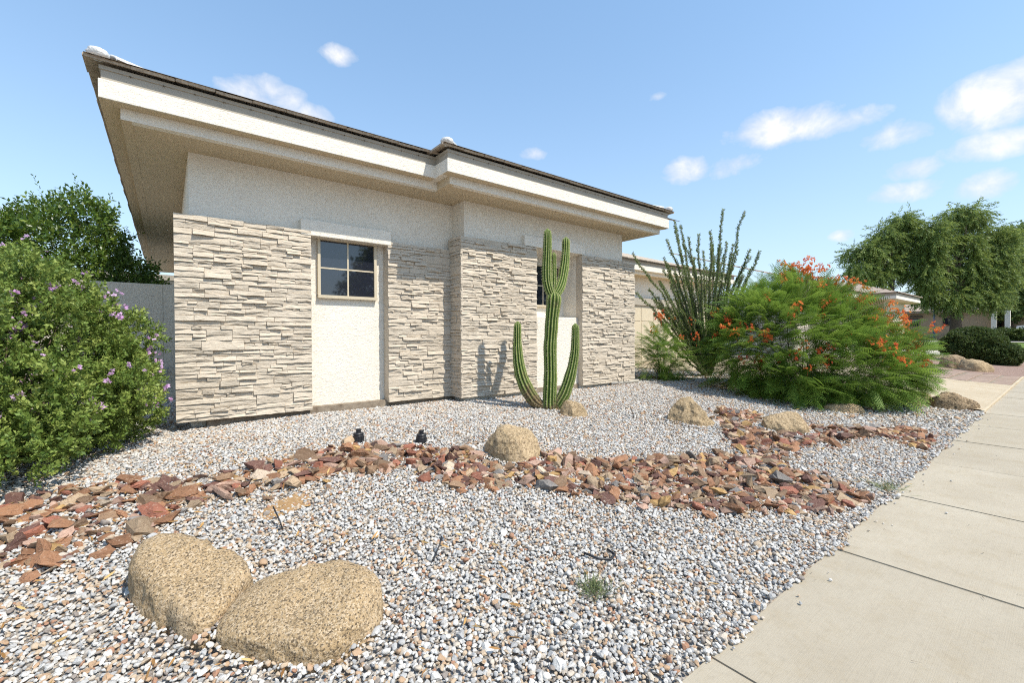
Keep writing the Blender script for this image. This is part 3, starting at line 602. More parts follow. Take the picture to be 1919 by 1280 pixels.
boulder('boulder', 'small tan rock at the foot of the cactus', (4.30, 4.16), rf([(-.19, .04), (-.13, .13), (.03, .13), (.17, .05), (.20, -.05), (.05, -.12), (-.13, -.1)]), .20, M_tanr, 7, 2.4, (-.2, .1), .09, 5)
boulder('boulder', 'brown boulder half under the orange-flowered shrub', (11.1, 1.88), rf([(-.42, .0), (-.2, .2), (.15, .22), (.36, .05), (.33, -.12), (0, -.2), (-.3, -.15)]), .25, M_dkr, 8, 2.6, (.1, 0), .1, 5)
boulder('boulder', 'long dark brown boulder beside the driveway corner', (11.25, 1.36), rf([(-.42, .03), (-.33, .17), (-.05, .18), (.3, .08), (.47, -.02), (.44, -.11), (.1, -.15), (-.3, -.12)]), .29, M_dkr, 9, 2.6, (-.22, .12), .13, 5)
boulder('boulder', 'grey-brown layered boulder in front of clipped shrubs, left one', (22.35, 2.66), rf([(-.52, 0), (-.3, .3), (.2, .35), (.55, .1), (.45, -.2), (0, -.28), (-.42, -.2)]), .52, M_dkr, 10, 2.4, (0, 0), .1, 5)
boulder('boulder', 'golden-topped layered boulder in front of clipped shrubs, right one', (22.0, 2.14), rf([(-.58, .06), (-.3, .22), (.12, .26), (.55, .1), (.65, -.12), (.2, -.22), (-.4, -.2)]), .42, M_tanr, 11, 2.8, (-.2, 0), .12, 5)

# ------------------------------------------------------------------ dry creek of angular rocks
CREEK = [(-.9, 4.44), (-.61, 4.56), (-.28, 4.47), (.04, 4.2), (.56, 4.12), (.91, 4.30), (1.29, 4.30), (1.83, 4.04), (2.36, 3.52), (3.0, 3.22), (3.1, 2.88), (3.68, 2.64), (4.25, 2.4), (4.84, 2.22), (5.72, 2.86), (6.66, 3.37), (7.07, 2.96), (6.05, 2.4), (7.09, 2.19), (7.53, 1.88), (8.3, 1.45), (7.77, 1.08), (6.96, 1.05), (7.27, 1.59), (6.18, 1.86), (5.37, 1.97), (4.77, 1.7), (4.8, 1.36), (4.61, 1.02), (4.07, 1.05), (3.66, 1.3), (3.21, 1.6), (2.81, 2.01), (2.55, 2.32), (2.24, 2.72), (1.8, 2.91), (1.58, 3.5), (1.1, 3.62), (.8, 3.62), (.46, 3.62), (.24, 3.73), (.03, 3.58), (-.1, 3.38), (-.34, 3.43), (-.49, 3.28), (-.71, 3.48), (-1.6, 3.3), (-1.9, 4.3)]
RC = [('rust brown', (.34, .17, .09)), ('tan', (.46, .33, .21)), ('dark maroon', (.17, .085, .065)), ('ochre', (.47, .29, .115)), ('pinkish', (.48, .31, .23)), ('grey', (.27, .25, .23)), ('brown', (.28, .175, .105)), ('cream', (.58, .46, .34)), ('reddish', (.35, .135, .085))]
RW = np.array([.25, .14, .14, .06, .12, .05, .16, .04, .07])
def hull(rs, sx, sy, sz_):
    bm = bmesh.new()
    for _ in range(13):
        v = rs.normal(size=3); v /= np.abs(v).max()**.55*np.linalg.norm(v)**.45; bm.verts.new((v[0]*sx*.62, v[1]*sy*.62, v[2]*sz_*.62))
    r_ = bmesh.ops.convex_hull(bm, input=bm.verts); bmesh.ops.delete(bm, geom=[v for v in bm.verts if not v.link_faces], context='VERTS')
    bmesh.ops.subdivide_edges(bm, edges=bm.edges[:], cuts=1, use_grid_fill=True)
    for v in bm.verts: v.co *= 1+rs.normal(0, .045); v.co += Vector(rs.normal(0, .022, 3)*min(sx, sy))
    bm.verts.index_update(); V = np.array([v.co[:] for v in bm.verts]); F = [[v.index for v in f.verts] for f in bm.faces]; bm.free(); return V, F
rs = np.random.default_rng(21)
cand = jgrid(-1.9, 8.4, .98, 4.7, .051); cand = cand[inpoly(cand, CREEK) & inview(cand, .8)]
fringe = jgrid(-1.9, 8.4, 1.0, 4.7, .13); core = inpoly(fringe, CREEK); near = np.zeros(len(fringe), bool)
for dx, dy in ((.15, 0), (-.15, 0), (0, .15), (0, -.15)): near |= inpoly(fringe+np.array((dx, dy)), CREEK)
fringe = fringe[near & ~core & (rs.random(len(fringe)) < .5) & (fringe[:, 1] > 1.02)]
BL = [(.077, 2.624, .36), (.474, 2.144, .36), (2.622, 3.36, .3), (5.55, 3.16, .28), (6.42, 2.36, .3), (4.3, 4.16, .2)]
rocks = []
for (x, y), inner in [(q, 1) for q in cand]+[(q, 0) for q in fringe]:
    if any((x-a)**2+(y-b)**2 < c*c for a, b, c in BL): continue
    big = rs.random(); thin = x < .9 and not inner
    s = .060*np.exp(rs.normal(0, .38)) if big > .07 else rs.uniform(.10, .16)
    if x < 1.1: s *= 1.12
    if x < .7 and rs.random() < .34: continue
    fl_ = .72 if x < 1.2 else 1.0; V, F = hull(rs, s, s*rs.uniform(.5, .85), s*rs.uniform(.3, .58)*fl_)
    a = Matrix.Rotation(rs.uniform(0, 6.28), 3, 'Z') @ Matrix.Rotation(rs.normal(0, .3), 3, 'X') @ Matrix.Rotation(rs.normal(0, .3), 3, 'Y'); V = V@np.array(a).T
    ci_ = rs.choice(len(RC), p=RW/RW.sum()); c = np.array(RC[ci_][1])*rs.uniform(.58, 1.08)
    z = float(gz(x, y))-V[:, 2].min()*rs.uniform(.15, .75)+.004
    dep = np.dot(np.array((x, y, z-CH)), f_); lat = abs(np.dot((x, y), RT))/max(dep, .1)
    rocks.append((s/dep if lat < 1.2 else 0, x, y, z, V, F, c, ci_, s))
rocks.sort(key=lambda q: -q[0])
def zone(x, y):
    if x < .2: return 'at the creek end under the bush'
    if x < 1.2: return 'in the narrow creek stretch'
    if x < 2.4: return 'in the creek by the black fixtures'
    if x < 3.6: return 'in the creek before the rounded boulder'
    if x < 5.0: return 'in the broad creek end' if y < 1.9 else 'in the middle of the creek'
    return 'in the right creek branch'
named = []
for (pr, x, y, z, V, F, c, ci_, s) in rocks[:300]:
    base = np.array((x, y, z)); o = mk('creek_rock', V+base, F, M_rock, attrs={'col': np.tile(c, (len(V), 1))}, base=base)
    e = np.sort(np.ptp(V, axis=0)); sh = 'flat' if e[0] < .42*e[2] else ('long' if e[1] < .68*e[2] else 'blocky'); tn = 'pale ' if c.mean() > np.mean(RC[ci_][1])*.96 else ('dark ' if c.mean() < np.mean(RC[ci_][1])*.72 and 'dark' not in RC[ci_][0] else '')
    tag(o, '%s %s%s %s rock %s' % ('large' if s > .125 else ('small' if s < .075 else 'medium'), tn, RC[ci_][0], sh, zone(x, y)), 'rock', '%s angular rocks %s' % (RC[ci_][0], zone(x, y))); named.append((o['label'], np.dot((x, y), RT)/np.dot((x, y), FW), o))
ORD = ('leftmost', 'second from left', 'third from left', 'fourth from left', 'fifth from left', 'sixth from left', 'seventh from left', 'eighth from left', 'ninth from left')
for lb in {q[0] for q in named}:
    same = sorted([q for q in named if q[0] == lb], key=lambda q: q[1])
    for i, q in enumerate(same):
        if len(same) > 1: q[2]['label'] = lb+', '+(('left one', 'right one')[i] if len(same) == 2 else ('rightmost' if i == len(same)-1 else ORD[min(i, 8)]))
Vs, Fs, Cs, b = [], [], [], 0
for (pr, x, y, z, V, F, c, ci_, s) in rocks[300:]:
    Vs.append(V+np.array((x, y, z))); Fs += [[i+b for i in q] for q in F]; Cs.append(np.tile(c, (len(V), 1))); b += len(V)
tag(mk('creek_rubble', np.vstack(Vs), Fs, M_rock, attrs={'col': np.vstack(Cs)}), 'smaller rust brown rubble filling the dry creek', 'rubble', kind='stuff')

# ------------------------------------------------------------------ foliage tools
def place(T, P, N, S_, roll, jitter=0):
    """copies of a template (x along growth, z its upper side) at points P along directions N"""
    V, F = T; n, m = len(P), len(V); N = N/(np.linalg.norm(N, axis=1)[:, None]+1e-9)
    up = np.tile((0, 0, 1.0), (n, 1)); a = np.cross(up, N); la = np.linalg.norm(a, axis=1)[:, None]; a = np.where(la > .05, a/np.maximum(la, 1e-6), (1.0, 0, 0)); c = np.cross(N, a)
    cr, sr = np.cos(roll)[:, None], np.sin(roll)[:, None]; a2 = a*cr+c*sr; c2 = -a*sr+c*cr
    out = P[:, None]+S_[:, None, None]*(V[None, :, 0, None]*N[:, None]+V[None, :, 1, None]*a2[:, None]+V[None, :, 2, None]*c2[:, None])
    idx = (F[None]+(np.arange(n)*m)[:, None, None]).reshape(-1, F.shape[1]); return out.reshape(-1, 3), idx
def joinp(L):
    V = []; F = []; b = 0
    for v, f in L: V.append(v); F.append(f+b); b += len(v)
    return np.vstack(V), np.vstack(F)
def leaf(L, W, fold=.0, droop=0):                  # diamond leaf from the origin along x
    return np.array([(0, 0, 0), (.45*L, W/2, fold*W-droop*.3*L), (L, 0, -droop*L), (.45*L, -W/2, fold*W-droop*.3*L)]), np.array([[0, 1, 2, 3]])
def sprig(r, nl, L, ll, lw, spread=.9):            # a twig set with small leaves
    out = []
    for i in range(nl):
        t = (i+.5)/nl; ph = i*2.4+r.uniform(-.3, .3); dirv = np.array([[math.cos(spread), math.sin(spread)*math.cos(ph), math.sin(spread)*math.sin(ph)]])
        s = 1-.35*abs(t-.45); out.append(place(leaf(ll*s, lw*s, .15), np.array([[t*L, 0, 0]]), dirv, np.ones(1), np.array([r.uniform(0, 6.28)])))
    return joinp(out)
def blobs(B, n, r, shell=.35, zmin=None):
    """points through the outer part of a union of ellipsoids (cx,cy,cz,rx,ry,rz), with outward normals"""
    B = np.array(B, float); vol = (B[:, 3]*B[:, 4]*B[:, 5])**(2/3); out = []; nor = []
    while sum(map(len, out)) < n:
        k = r.choice(len(B), size=n, p=vol/vol.sum()); d = r.normal(size=(n, 3)); d /= np.linalg.norm(d, axis=1)[:, None]
        rad = 1-shell*r.random(n)**1.7; lum = np.array([noise.noise(Vector(q)*2.6+Vector((float(i), 0, 0))) for q, i in zip(d, k)]); rad = rad*(1+.16*lum)
        p = B[k, :3]+d*rad[:, None]*B[k, 3:]; nn = d/B[k, 3:]; nn /= np.linalg.norm(nn, axis=1)[:, None]
        ins = np.zeros(n, bool)
        for j in range(len(B)): ins |= (j != k) & ((((p-B[j, :3])/B[j, 3:])**2).sum(1) < .62)
        ok = ~ins
        if zmin is not None: ok &= p[:, 2] > zmin
        out.append(p[ok]); nor.append(nn[ok])
    return np.vstack(out)[:n], np.vstack(nor)[:n]
def foliage(name, parts, mat, parent, tints):
    V = []; F = []; T = []; b = 0
    for (v, f), t in zip(parts, tints): V.append(v); F.append(f+b); b += len(v); T.append(t)
    return mk(name, np.vstack(V), np.vstack(F), mat, parent, attrs={'tint': np.concatenate(T)})
def limbs(name, base, tips, r0, parent, r, mat=None, n=6):
    for tp in tips:
        b_ = np.array(base, float); tp = np.array(tp, float); mid = b_*.45+tp*.55+r.normal(0, .06, 3)*np.linalg.norm(tp-b_)*np.array((1, 1, .3))
        path = [b_, b_*.7+mid*.3+(0, 0, .05), mid, tp]; V, F = tube(path, [r0, r0*.75, r0*.5, r0*.15], n); mk(name, V, F, mat or M_bark, parent, True)

# ------------------------------------------------------------------ purple-flowered sage at the left
r = np.random.default_rng(31)
g0 = float(gz(-1.2, 5.6)); sage = thing('sage_bush', 'dense green sage bush with purple flowers at the left edge', 'bush', (-1.2, 5.6, g0))
SB = [(-1.05, 5.55, g0+.84, .77, .78, .88), (-1.6, 5.1, g0+.80, .8, .75, .84), (-.68, 6.05, g0+.98, .45, .58, .63), (-.60, 5.75, g0+.52, .44, .48, .52), (-.95, 4.95, g0+.40, .36, .34, .40), (-1.45, 6.1, g0+1.18, .8, .8, .74), (-.87, 5.25, g0+.60, .44, .44, .50), (-2.2, 5.2, g0+.80, .7, .7, .88), (-.45, 6.2, g0+.48, .32, .42, .44), (-1.0, 4.72, g0+.28, .30, .26, .30), (-1.35, 4.78, g0+.48, .4, .36, .43)]
lc, ln0 = blobs(SB, 150, r, .04, g0+.12); LB = [(*p, q_, q_, q_*.9) for p, q_ in zip(lc-ln0*.05, r.uniform(.13, .25, 150))]
Pi, Ni = blobs(SB, 3000, r, .3, g0+.03); Po, No = blobs(LB, 9000, r, .5, g0+.03); Pp, Nn = np.vstack([Pi-Ni*.12, Po]), np.vstack([Ni, No]); dist = Nn*.8+np.array((0, 0, .6))+r.normal(0, .35, Nn.shape); od = r.permutation(12000); Pp, dist = Pp[od], dist[od]
parts, tin = [], []
for k in range(4):
    s_ = slice(k*3000, (k+1)*3000); T = sprig(r, 14, .10, .037, .021); v, f = place(T, Pp[s_], dist[s_], r.uniform(.75, 1.35, 3000), r.uniform(0, 6.28, 3000)); parts.append((v, f)); tin.append(np.repeat(np.clip(np.repeat(r.normal(.48, .22, 3000), 14)+r.normal(0, .12, 3000*14), 0, 1), 4))
foliage('leaves', parts, M_sage, sage, tin)
for q in SB[:7]: limbs('stem', (-1.15+.3*(q[0]+1.15), 5.6+.3*(q[1]-5.6), g0-.03), [(q[0], q[1], q[2]+q[5]*.5), (q[0]+.2, q[1]-.15, q[2]+.2), (q[0]-.15, q[1]+.1, q[2]+.3)], .018, sage, r)
def flower(r, L, W, n=5, cup=.5):
    return joinp([place(leaf(L, W, .1), np.zeros((1, 3)), np.array([[math.cos(cup), math.sin(cup)*math.cos(2*math.pi*i/n), math.sin(cup)*math.sin(2*math.pi*i/n)]]), np.ones(1), np.array([r.uniform(0, 1)])) for i in range(n)])
Fp, Fn = blobs(LB, 1700, r, .05, g0+.4); clump = np.array([noise.noise(Vector(p)*3.0+Vector((3, 8, 1))) for p in Fp]); kf = (clump > .0) & (r.random(1700) < .75); Fp, Fn = Fp[kf]+Fn[kf]*.085, Fn[kf]; rp_ = r.integers(1, 5, len(Fp)); Fp = np.repeat(Fp, rp_, 0)+r.normal(0, .022, (rp_.sum(), 3)); Fn = np.repeat(Fn, rp_, 0)
v, f = place(flower(r, .028, .024, 5, .9), Fp, Fn+r.normal(0, .4, Fn.shape), r.uniform(.7, 1.25, len(Fp)), r.uniform(0, 6, len(Fp))); o = mk('blossoms', v, f, M_purple, sage, attrs={'tint': np.repeat(r.random(len(Fp)), 20)}); o['kind'] = 'stuff'

# ------------------------------------------------------------------ citrus tree over the garden wall
g1 = .25; cit = thing('citrus_tree', 'leafy green citrus tree rising behind the garden wall', 'tree', (-2.2, 11.6, g1))
CB = [(-1.55, 11.6, 2.95, .92, .9, .8), (-2.6, 11.4, 2.62, 1.1, .9, .82), (-.95, 11.4, 2.45, .75, .8, .5), (-1.25, 11.5, 3.55, .42, .42, .42), (-3.7, 11.4, 2.6, 1.1, .9, .85), (-1.9, 11.3, 2.3, 1.2, .9, .6), (-.55, 11.1, 2.3, .40, .5, .28)]
Pp, Nn = blobs(CB, 4600, r, .5); T = sprig(r, 9, .22, .085, .04, .8); dist = Nn*.8+np.array((0, 0, .35))+r.normal(0, .45, Nn.shape)
v, f = place(T, Pp, dist, r.uniform(.7, 1.3, len(Pp)), r.uniform(0, 6.28, len(Pp)))
sh = [place(sprig(r, 16, .55, .07, .03, .7), np.array([p]), np.array([d]), np.ones(1), np.zeros(1)) for p, d in (((-1.28, 11.5, 3.85), (-.1, 0, 1)), ((-.93, 11.5, 3.6), (.15, 0, 1)), ((-1.7, 11.5, 3.75), (-.25, 0, .8)), ((-.75, 11.4, 3.2), (.8, 0, .5)), ((-.5, 11.3, 2.75), (1, 0, .3)))]
foliage('crown', [(v, f)]+sh, M_citrus, cit, [np.repeat(np.clip(r.normal(.5, .25, len(Pp)*9), 0, 1), 4)]+[np.full(64, .6)]*5)
V, F = tube([(-2.2, 11.6, .2), (-2.15, 11.6, 1.1), (-2.1, 11.55, 1.9)], [.11, .09, .08], 10); mk('trunk', V, F, M_bark, cit, True)
limbs('limb', (-2.1, 11.55, 1.8), [q[:3] for q in CB], .05, cit, r)

# ------------------------------------------------------------------ columnar cactus
cb = np.array((4.258, 4.579, float(gz(4.258, 4.579)))); cac = thing('cactus', 'tall green ribbed columnar cactus with upturned arms before the stone wall', 'cactus', cb)
R3 = np.array((*RT, 0)); F3 = np.array((*FW, 0)); MPX = 6.243/823.7
def cp(px, py, t=0):                             # joints of the cactus, t metres behind its trunk plane
    k = 1+t/6.243; q = cb+R3*((px-1032)*MPX)+np.array((0, 0, (766-py)*MPX)); return np.array((0, 0, CH))+(q-np.array((0, 0, CH)))*k
sp_p, sp_n = [], []
def column(name, pts, ribs, rnd=True, cork=None):
    pts = [(*p, 0) if len(p) == 3 else p for p in pts]                   # px, py, width, toward
    C0 = np.array([cp(p[0], p[1], p[3]) for p in pts]); W0 = np.array([p[2] for p in pts])*MPX/2
    s = np.r_[0, np.cumsum(np.linalg.norm(np.diff(C0, axis=0), axis=1))]; m = max(14, int(s[-1]/.035)); t = np.linspace(0, s[-1], m)
    def smooth(a):
        o = np.interp(t, s, a)
        for _ in range(3): o[1:-1] = (o[:-2]+2*o[1:-1]+o[2:])/4
        return o
    C = np.stack([smooth(C0[:, i]) for i in range(3)], -1); W = smooth(W0)
    W = W*np.array([1+.07*noise.noise(Vector((q*7, pts[0][0], pts[-1][1]))) for q in t])
    if rnd:
        e = s[-1]-t; W = W*np.sqrt(np.clip(1-np.clip(1-e/(W[-1]*1.5), 0, 1)**2, .02, 1))
    k = ribs*6; up = F3.copy(); V = []; rd = []; ck = []
    for i in range(m):
        tg = C[min(i+1, m-1)]-C[max(i-1, 0)]; tg /= np.linalg.norm(tg); a = up-tg*np.dot(up, tg); a /= np.linalg.norm(a); b = np.cross(tg, a); up = a
        for j in range(k):
            q = 2*math.pi*j/k; w_ = .5+.5*math.cos(ribs*q); w_ = w_**.8; rr = W[i]*(.78+.25*w_); d = math.cos(q)*a+math.sin(q)*b
            V.append(C[i]+rr*d); rd.append(w_); ck.append(cork(t[i]/s[-1]) if cork else 0)
            if j % 6 == 0 and i < m-1: sp_p.append(C[i]+rr*d); sp_n.append(d*.8+tg*.2)
    F = []
    for i in range(m-1):
        for j in range(k): F.append((i*k+j, i*k+(j+1) % k, (i+1)*k+(j+1) % k, (i+1)*k+j))
    F.append(tuple((m-1)*k+j for j in range(k)))
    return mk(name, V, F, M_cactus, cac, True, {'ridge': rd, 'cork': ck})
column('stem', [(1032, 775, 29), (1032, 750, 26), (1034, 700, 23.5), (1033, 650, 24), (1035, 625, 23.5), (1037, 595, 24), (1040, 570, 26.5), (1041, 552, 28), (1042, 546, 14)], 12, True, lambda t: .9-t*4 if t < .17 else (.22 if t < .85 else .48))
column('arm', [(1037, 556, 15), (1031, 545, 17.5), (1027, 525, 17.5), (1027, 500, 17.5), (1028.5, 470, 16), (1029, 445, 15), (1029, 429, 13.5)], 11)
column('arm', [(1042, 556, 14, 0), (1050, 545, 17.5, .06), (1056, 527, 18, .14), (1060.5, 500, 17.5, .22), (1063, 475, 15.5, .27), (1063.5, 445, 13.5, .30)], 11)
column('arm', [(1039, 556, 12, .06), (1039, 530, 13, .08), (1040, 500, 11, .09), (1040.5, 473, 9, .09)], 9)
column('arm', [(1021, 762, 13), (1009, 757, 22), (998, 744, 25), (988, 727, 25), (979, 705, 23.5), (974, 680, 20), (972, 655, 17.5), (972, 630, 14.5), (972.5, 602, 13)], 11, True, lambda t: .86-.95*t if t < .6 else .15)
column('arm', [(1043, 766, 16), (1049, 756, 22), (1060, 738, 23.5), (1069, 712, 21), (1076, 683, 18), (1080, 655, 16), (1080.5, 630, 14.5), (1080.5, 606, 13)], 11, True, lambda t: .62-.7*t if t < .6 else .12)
P_, N_ = np.repeat(np.array(sp_p), 8, 0), np.repeat(np.array(sp_n), 8, 0); n = len(P_); v, f = place((np.array([(0, .0012, 0), (0, -.0012, 0), (.021, 0, 0)]), np.array([[0, 1, 2]])), P_, N_+r.normal(0, .65, (n, 3)), r.uniform(.6, 1.3, n), r.uniform(0, 6, n)); mk('spines', v, f, M_spine, cac)['kind'] = 'stuff'

# ------------------------------------------------------------------ ocotillo
ob = np.array((10.35, 5.5, float(gz(10.35, 5.5)))); oco = thing('ocotillo', 'tall spiky ocotillo with many leafy canes behind the orange-flowered shrub', 'shrub', ob)
MP = 10.7/823.7
def op(px, py, t=0):
    e = np.array((0, 0, CH)); return e+(ob+R3*((px-1326)*MP)+np.array((0, 0, (706-py)*MP))-e)*(1+t/10.7)
TIPS = [(1263, 414), (1276, 424), (1308, 440), (1332, 436), (1355, 391), (1393, 398), (1403, 468), (1425, 471), (1363, 455), (1376, 459), (1252, 449), (1186, 475), (1193, 547), (1236, 530), (1234, 557), (1347, 459), (1381, 470), (1334, 456), (1292, 446), (1256, 600), (1220, 620), (1300, 480), (1318, 470), (1410, 500), (1390, 520), (1345, 500), (1270, 520), (1285, 500), (1246, 575), (1262, 560), (1372, 500), (1310, 520), (1225, 590), (1243, 610), (1300, 540), (1330, 530), (1355, 530), (1290, 560), (1275, 580), (1340, 480), (1325, 500), (1258, 540)]
TIPS += [(r.uniform(1240, 1400), r.uniform(470, 600)) for _ in range(16)]+[(r.uniform(1205, 1290), r.uniform(500, 630)) for _ in range(14)]
lp, ln = [], []
for i, (tx, ty) in enumerate(TIPS):
    t1 = r.uniform(-.9, .9); b0 = op(1326+r.uniform(-7, 7), 708, r.uniform(-.12, .12)); tip = op(tx, ty, t1); fl = tip-b0
    mid = b0+fl*.45+np.array((0, 0, .10*np.linalg.norm(fl)*abs(fl[:2]).sum()/3)); q = np.linspace(0, 1, 12)[:, None]; path = (1-q)**2*b0+2*q*(1-q)*(mid)+q*q*tip+r.normal(0, .018, (12, 3))*np.r_[0, np.ones(11)][:, None]
    V, F = tube(path, np.linspace(.022, .009, 12), 6); mk('cane', V, F, M_stem, oco, True)
    runs = [(path, .12)]
    if i % 3 == 0 and ty < 520:
        k = r.integers(7, 10); bt = path[k]+(path[-1]-path[k])*.8+R3*r.uniform(-.25, .25)+F3*r.uniform(-.2, .2); bp = np.linspace(path[k], bt, 5)+r.normal(0, .012, (5, 3)); V, F = tube(bp, np.linspace(.012, .006, 5), 5); mk('side_cane', V, F, M_stem, oco, True); runs.append((bp, 0))
    for pth, st in runs:
        seg = np.linalg.norm(np.diff(pth, axis=0), axis=1).sum(); m = int(seg/.0040); tt = np.linspace(st, 1, m)*(len(pth)-1); k = np.minimum(tt.astype(int), len(pth)-2); fr = (tt-k)[:, None]; pp = pth[k]*(1-fr)+pth[k+1]*fr; tg = pth[k+1]-pth[k]; tg /= np.linalg.norm(tg, axis=1)[:, None]
        rd = r.normal(size=(m, 3)); rd -= tg*(rd*tg).sum(1)[:, None]; rd /= np.linalg.norm(rd, axis=1)[:, None]; lp.append(pp+rd*.008); ln.append(rd+tg*.55)
lp, ln = np.vstack(lp), np.vstack(ln); n = len(lp); v, f = place(leaf(.043, .019, .1), lp, ln, r.uniform(.7, 1.35, n), r.uniform(0, 6.28, n)); mk('leaves', v, f, M_oco, oco, attrs={'tint': np.repeat(np.clip(r.normal(.5, .28, n), 0, 1), 4)})

# ------------------------------------------------------------------ feathery shrubs with orange-red flowers
def frond(r, n=8, L=.30, pl=.115, ll=.024):
    out = []
    for i in range(n):
        t = .18+.82*i/(n-1)
        for sd in (-1, 1):
            a = .95-.35*t; dv = np.array((math.cos(a), sd*math.sin(a), -.12)); p0 = np.array((t*L, 0, -.18*L*t*t)); lng = pl*(1-.45*abs(t-.45))
            m = 4
            for j in range(m):
                u = (j+.7)/m; q = p0+dv*lng*u+np.array((0, 0, -.02*u*u)); s = ll*(1-.3*u)
                for s2 in (-1, 1): out.append(place(leaf(s, s*.72, 0), q[None], (dv*.35+s2*np.array((-dv[1], dv[0], 0.05)))[None], np.ones(1), np.zeros(1)))
    for t0, t1 in ((0, .5), (.5, 1)):
        out.append((np.array([(t0*L, .0015, -.18*L*t0*t0), (t1*L, .001, -.18*L*t1*t1), (t1*L, -.001, -.18*L*t1*t1), (t0*L, -.0015, -.18*L*t0*t0)]), np.array([[0, 1, 2, 3]])))
    return joinp(out)
FR = [frond(r, 8), frond(r, 7, .26, .095)]
def raceme_mesh(seed):
    r = np.random.default_rng(seed); V = []; F = []; T = []; b = 0
    st = place((np.array([(0, .002, 0), (0, -.002, 0), (.20, 0, 0)]), np.array([[0, 1, 2]])), np.zeros((1, 3)), np.array([[0, 0, 1.0]]), np.ones(1), np.zeros(1))
    n = r.integers(7, 13); ang = r.uniform(0, 6.28, n); el_ = r.uniform(.15, 1.1, n); d = np.stack([np.cos(ang)*np.cos(el_), np.sin(ang)*np.cos(el_), np.sin(el_)], -1); p = np.array((0, 0, .13))+d*r.uniform(.03, .075, n)[:, None]*np.array((1, 1, .9))+np.c_[np.zeros((n, 2)), r.uniform(-.03, .07, n)]
    fl = place(flower(r, .026, .020, 5, 1.1), p, d, r.uniform(.8, 1.25, n), r.uniform(0, 6, n)); sm2 = place((np.array([(0, .001, 0), (0, -.001, 0), (.055, .0, 0)]), np.array([[0, 1, 2]])), np.repeat(p, 3, 0), np.repeat(d, 3, 0)+r.normal(0, .25, (3*n, 3)), np.ones(3*n), np.zeros(3*n))
    V = np.vstack([fl[0], sm2[0], st[0]]); F = [list(q) for q in fl[1]]+[[i+len(fl[0]) for i in q] for q in sm2[1]]+[[i+len(fl[0])+len(sm2[0]) for i in st[1][0]]]
    me = bpy.data.meshes.new('flower_cluster'); me.from_pydata(V.tolist(), [], F); at = me.attributes.new('tint', 'FLOAT', 'POINT'); base = r.uniform(.1, .8); at.data.foreach_set('value', np.clip(np.r_[np.repeat(r.normal(base, .25, n), 20), np.full(len(sm2[0]), .05), np.full(3, .3)], 0, 1)); me.materials.append(M_orange); return me
RM = [raceme_mesh(60+k) for k in range(8)]
def raceme(parent, p, d, s):
    o = bpy.data.objects.new('flower_cluster', RM[r.integers(0, 8)]); link(o, parent); o.location = Vector(p)-Vector(ORG[parent.name]); o.rotation_euler = (Vector((0, 0, 1)).rotation_difference(Vector(d).normalized()).to_matrix() @ Matrix.Rotation(r.uniform(0, 6.28), 3, 'Z')).to_euler(); o.scale = (s, s, s)
def feathery(name, label, c, B, n, fl, seed, sc_=1.0):
    global r
    r = np.random.default_rng(seed); th_ = thing(name, label, 'shrub', c); P, N = blobs(B, n, r, .36, c[2]+.06); kc = np.arange(n) % 4 == 0; P[kc] -= N[kc]*.28
    d = N*np.array((1, 1, .55))+np.array((0, 0, .10))+r.normal(0, .28, N.shape); h = n//2; parts, tin = [], []
    for k in (0, 1):
        s_ = slice(k*h, (k+1)*h); v, f = place(FR[k], P[s_], d[s_], r.uniform(.75, 1.3, h)*sc_, r.normal(0, .35, h)); parts.append((v, f)); per = len(FR[k][0]); zt = (P[s_][:, 2]-c[2])/2.4; tin.append(np.repeat(np.clip(r.normal(.45, .24, h)+.15*np.sin(P[s_][:, 0]*3+P[s_][:, 1]*2), 0, 1), per))
    foliage('leaves', parts, M_bird, th_, tin)
    for q in B: limbs('stem', (c[0]+.25*(q[0]-c[0]), c[1]+.25*(q[1]-c[1]), c[2]-.03), [(q[0], q[1], q[2]+q[5]*.6), (q[0]+r.uniform(-.3, .3), q[1]+r.uniform(-.3, .3), q[2]+.3*q[5]), (q[0]+r.uniform(-.5, .5), q[1]+r.uniform(-.5, .5), q[2])], .014, th_, r)
    for p, d2, s in fl: raceme(th_, p, d2, s*1.3)
    return th_
bc = np.array((9.55, 3.15, float(gz(9.55, 3.15))))
def bp_(s, t, z): return bc+R3*(s*.88-.1)+F3*t+np.array((0, 0, z))
def el_(s, t, z, a, b, c): p = bp_(s, t, z); return (*p, (a+b)/2, (a+b)/2, c)
BB = [el_(-.55, 0, .95, 1.05, .95, .85), el_(.45, .1, 1.0, 1.0, .95, .85), el_(1.35, 0, .72, .85, .85, .68), el_(-1.12, -.05, .78, .62, .7, .62), el_(-.1, .2, 1.55, .85, .8, .65), el_(.7, .2, 1.4, .7, .7, .6), el_(-.62, -.7, .42, .58, .5, .42), el_(.4, -.6, .55, .7, .6, .5), el_(1.75, -.1, .55, .5, .55, .45), el_(-.75, .1, 1.45, .6, .6, .5), el_(1.2, -.55, .42, .6, .5, .4)]
r = np.random.default_rng(77); fl = []
Pf, Nf = blobs(BB, 400, r, .02, bc[2]+.4); kk = [i for i in range(400) if Nf[i]@np.array((*(-FW), 0)) > -.15 or Nf[i][2] > .5]
for i in kk[:84]: fl.append((Pf[i]-Nf[i]*.02, Nf[i]*.5+np.array((0, 0, .9))+r.normal(0, .2, 3), r.uniform(.7, 1.15)))
for _ in range(48): s = r.uniform(-.3, 1.4); fl.append((bp_(s, r.uniform(-.2, .6), 2.16-.36*max(0, s-.1)+r.uniform(-.1, .26)), (r.normal(0, .2), r.normal(0, .2), 1), r.uniform(.7, 1.2)))
